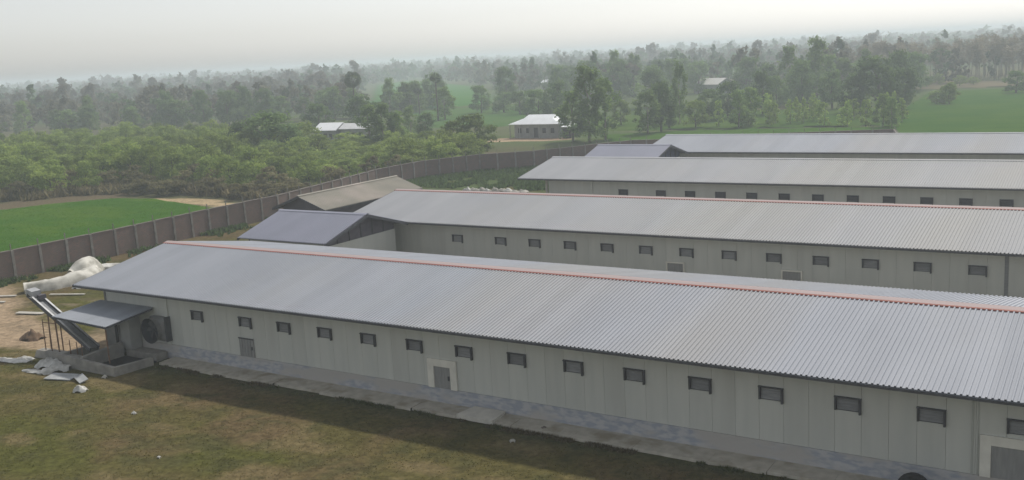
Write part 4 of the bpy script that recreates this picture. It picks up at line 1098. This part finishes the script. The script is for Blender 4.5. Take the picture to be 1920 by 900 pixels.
palm(-122.9, 181.9, 12.5, 3.4, 'thin tall palm with small flat crown right of the far field', True)
palm(-152.3, 211.5, 8.0, 2.8, 'small distant palm left of the thin tall palm', True)
palm(-148.3, 165.3, 7.6, 2.9, 'short palm behind the low white tin roofs')
palm(-196.2, 198.7, 10.0, 3.0, 'distant thin palm rising from the left wood')

# far wood: reads as one mass, one object
frng = np.random.default_rng(19)
unit = {}
def far_tree(kind, n, leaf, seed):
    rng = np.random.default_rng(seed)
    c, nrm, tint, L = crown_np(rng, kind, n, leaf, 12)
    return c, nrm, tint
protos = {lv: [far_tree(k, n, 0.1, 900 + lv * 10 + i) for i, k in enumerate(['mango', 'tall', 'mango', 'tall', 'teak'])] for lv, n in ((0, 190), (1, 75), (2, 26))}
FIELDS_CLEAR = [[(-214, 250), (-455, 540), (-510, 650), (-305, 462), (-136, 253), (-86, 170), (-120, 160)], [(-20, 120), (90, 120), (90, 310), (-34, 310)]]
Vs, Fs, Cs = [], [], []
nv = 0
camx, camy = 42.7, -37.5
def far_block(dmin, dmax, spacing, lv, hmin, hmax, wmin, wmax):
    global nv
    a0, a1 = math.radians(-3), math.radians(70)      # bearing from +Y, positive to -X
    area = 0.5 * (a1 - a0) * (dmax ** 2 - dmin ** 2)
    n = int(area / spacing ** 2)
    d = np.sqrt(frng.uniform(dmin ** 2, dmax ** 2, n)); a = frng.uniform(a0, a1, n)
    x = camx - np.sin(a) * d; y = camy + np.cos(a) * d
    ok = np.ones(n, bool)
    for poly in FIELDS_CLEAR: ok &= ~inside(x, y, poly)
    ok &= ~((x > -275) & (x < -150) & (y < 142 + 0.62 * (x + 262)))
    ok &= ~((x > -150) & (y < 262))
    ok &= fbm(x, y, 33, 3, 90.0) > 0.30
    ok &= ~np.array([in_clearing(a_, b_) for a_, b_ in zip(x, y)])
    x, y = x[ok], y[ok]
    tone = fbm(x, y, 44, 3, 70.0)
    for i in range(len(x)):
        ki = frng.integers(0, 5)
        if tone[i] < 0.5 and ki == 4: ki = 0
        c, nrm, tint = protos[lv][ki]
        h = frng.uniform(hmin, hmax); w = frng.uniform(wmin, wmax)
        if ki in (1, 3, 4): w *= 0.75; h *= 1.12
        if frng.uniform() < 0.09: h *= 1.4
        t = frng.uniform(0, 6.28)
        cc = c * np.array([w, w, h])
        ct, st_ = math.cos(t), math.sin(t)
        cc = np.stack([cc[:, 0] * ct - cc[:, 1] * st_ + x[i], cc[:, 0] * st_ + cc[:, 1] * ct + y[i], cc[:, 2] - 0.1], -1)
        size = np.full(len(cc), {0: 0.085, 1: 0.135, 2: 0.23}[lv] * (w + h) * 0.5)
        V, F = leaf_quads(cc, nrm, size, frng)
        Vs.append(V); Fs.append(F + nv); nv += len(V)
        if ki == 4: g = np.array((0.18, 0.155, 0.115))
        elif frng.uniform() < 0.38 + 1.2 * (tone[i] - 0.5): g = np.array((0.165, 0.155, 0.105)) * frng.uniform(0.8, 1.2)
        else: g = np.array((0.095, 0.150, 0.062)) * frng.uniform(0.7, 1.5)
        Cs.append(np.repeat(g[None] * (0.7 + 1.1 * (tint[:, None] - 0.75)), 4, 0))
far_block(280, 640, 11.5, 0, 7, 12, 7, 11)
far_block(640, 1250, 17.5, 1, 8, 13, 10, 15)
far_block(1250, 3200, 32, 2, 9, 14, 17, 26)
wood = link('far_wood', np_mesh('far_wood', np.concatenate(Vs), np.concatenate(Fs), M['mass'], np.concatenate(Cs)))
tag(wood, 'hazy mass of far woodland stretching to the horizon', 'woodland', kind='stuff')

# ------------------------------------------------------------------ ground cover
def cover(name, P, size, h, cols, seed, m, label, cat):
    """little upright leaf triangles, three to a tuft"""
    rng = np.random.default_rng(seed)
    n = len(P)
    Vv, Ff, Cc = [], [], []
    for k in range(3):
        t = rng.uniform(0, 6.28, n); ln = rng.normal(size=(n, 2)) * 0.45
        s_ = size * rng.uniform(0.5, 1.2, n); hh = h * rng.uniform(0.5, 1.3, n)
        off = rng.normal(size=(n, 2)) * size * 0.5
        b0 = P + np.stack([off[:, 0] + np.cos(t) * s_, off[:, 1] + np.sin(t) * s_, np.zeros(n)], -1)
        b1 = P + np.stack([off[:, 0] - np.cos(t) * s_, off[:, 1] - np.sin(t) * s_, np.zeros(n)], -1)
        tp = P + np.stack([off[:, 0] + ln[:, 0] * hh, off[:, 1] + ln[:, 1] * hh, hh], -1)
        Vv.append(np.stack([b0, b1, tp], 1).reshape(-1, 3)); Cc.append(np.repeat(cols, 3, 0))
    V = np.concatenate(Vv); F = np.arange(len(V)).reshape(-1, 3)
    o = link(name, np_mesh(name, V, F, m, np.concatenate(Cc)))
    return tag(o, label, cat, kind='stuff')
grng = np.random.default_rng(3)
n = 60000
gx = grng.uniform(-30, 44, n); gy = grng.uniform(-21, -1.3, n)
ok = (fbm(gx, gy, 8, 4, 1.6) > 0.36) & (seg_dist(gx, gy, PATH) > 2.2) & ~((gx > -15.4) & (gx < -6.5) & (gy > -4.1))
gx, gy = gx[ok], gy[ok]
gc = ground_col(gx, gy) * grng.uniform(1.0, 1.9, len(gx))[:, None] * np.array((1.0, 1.04, 0.92))
cover('grass', np.stack([gx, gy, ground_z(gx, gy) - 0.01], -1), 0.028, 0.04, gc, 1, M['grassblade'], 'short dry olive grass over the yard in front of the sheds', 'grass')
k = 9000
ex = grng.uniform(-6.4, 52, k); ey = -1.32 - np.abs(grng.normal(size=k)) * 0.22 + 0.12 * (fbm(ex, ex * 0, 71, 3, 1.4) - 0.35)
oke = fbm(ex, ey, 72, 3, 1.1) > 0.52
ex, ey = ex[oke], ey[oke]
ec = mix(np.broadcast_to(C3((0.12, 0.135, 0.055)), (len(ex), 3)).copy(), C3((0.16, 0.13, 0.075)), smooth(0.45, 0.6, fbm(ex, ey, 73, 3, 2.0))) * grng.uniform(0.6, 1.4, len(ex))[:, None]
cover('edge_grass', np.stack([ex, ey, np.full(len(ex), -0.2)], -1), 0.045, 0.15, ec, 11, M['grassblade'], 'ragged grass fringe growing along the edge of the concrete walk', 'grass')
# weeds along the inside of the perimeter wall and in the plot behind the second shed
wp = []
for (ax, ay), (bx, by) in zip(WALL[:11], WALL[1:12]):
    k = int(math.hypot(bx - ax, by - ay) * 34)
    t = grng.uniform(0, 1, k); o_ = np.abs(grng.normal(size=k)) * 0.9 + 0.25
    nx_, ny_ = (by - ay), -(bx - ax); l = math.hypot(nx_, ny_)
    wp.append(np.stack([ax + (bx - ax) * t + nx_ / l * o_, ay + (by - ay) * t + ny_ / l * o_, np.full(k, -0.1)], -1))
wp = np.concatenate(wp)
wp = wp[fbm(wp[:, 0], wp[:, 1], 14, 3, 2.5) > 0.44]
k = 9000
px_, py_ = grng.uniform(-47, -14, k), grng.uniform(66, 98, k)
okp = inside(px_, py_, [(-45.5, 67.5), (-14, 67.5), (-14, 76), (-28, 98), (-36, 88), (-42, 82), (-45, 76)]) & (fbm(px_, py_, 15, 3, 3.0) > 0.42)
wp = np.concatenate([wp, np.stack([px_, py_, np.full(k, -0.1)], -1)[okp]])
wc = np.array((0.075, 0.115, 0.040)) * grng.uniform(0.6, 1.6, len(wp))[:, None]
cover('weeds', wp, 0.16, 0.42, wc, 2, M['grassblade'], 'green weeds along the foot of the brick wall and in the plot behind', 'weeds')
k = 60000
px_, py_ = grng.uniform(-100, -42, k), grng.uniform(-4, 51, k)
okp = inside(px_, py_, [(-42.8, 6), (-43, -4), (-100, 22), (-87, 36), (-84, 42), (-79.5, 48.6), (-73, 49.4), (-61, 46.6), (-49, 43), (-43.8, 41), (-43.5, 33), (-42.8, 21)])
px_, py_ = px_[okp], py_[okp]
pc = np.array((0.085, 0.190, 0.022)) * (0.85 + 0.3 * fbm(px_, py_, 23, 3, 6.0))[:, None] * grng.uniform(0.85, 1.15, len(px_))[:, None]
cover('paddy_crop', np.stack([px_, py_, np.full(len(px_), 0.15)], -1), 0.035, 0.11, pc, 5, M['grassblade'], 'bright green young rice standing in the left field', 'crop')

k = 60000
px_, py_ = grng.uniform(-182, -44, k), grng.uniform(36, 124, k)
okp = inside(px_, py_, [(-112, 36), (-95, 41), (-92, 50), (-82, 55), (-64, 54.5), (-55, 52.5), (-46.5, 56), (-49, 67), (-48.4, 78), (-45, 86), (-50, 97), (-64, 106), (-78, 118), (-94, 121), (-113, 123), (-139, 120), (-168, 125), (-182, 105), (-178, 89)]) & (fbm(px_, py_, 61, 3, 5.0) > 0.36)
px_, py_ = px_[okp], py_[okp]
t_ = fbm(px_, py_, 62, 3, 9.0)
dry_ = smooth(66, 56, py_ + (t_ - 0.5) * 10)
uc = mix(np.broadcast_to(C3((0.18, 0.25, 0.062)), (len(px_), 3)).copy(), C3((0.20, 0.17, 0.095)), np.clip(dry_ + smooth(0.5, 0.7, t_) * 0.5, 0, 1)) * grng.uniform(0.6, 1.4, len(px_))[:, None]
cover('undergrowth', np.stack([px_, py_, np.full(len(px_), -0.1)], -1), 0.30, 1.15, uc, 9, M['grassblade'], 'dense low undergrowth filling the scrub beyond the brick wall', 'undergrowth')

# ------------------------------------------------------------------ haze
hz = MB().box(-5300, 5300, -900, 5700, -1.6, 24.0)
hm = bpy.data.materials.new('haze')
hm.use_nodes = True
hn = hm.node_tree.nodes; hl = hm.node_tree.links
hn.remove(hn['Principled BSDF'])
pv = hn.new('ShaderNodeVolumePrincipled')
pv.inputs['Color'].default_value = (0.87, 0.95, 1.0, 1)
pv.inputs['Density'].default_value = 0.0009
pv.inputs['Anisotropy'].default_value = 0.2
hl.new(pv.outputs[0], hn['Material Output'].inputs['Volume'])
haze = hz.build('haze', hm)
tag(haze, kind='stuff')
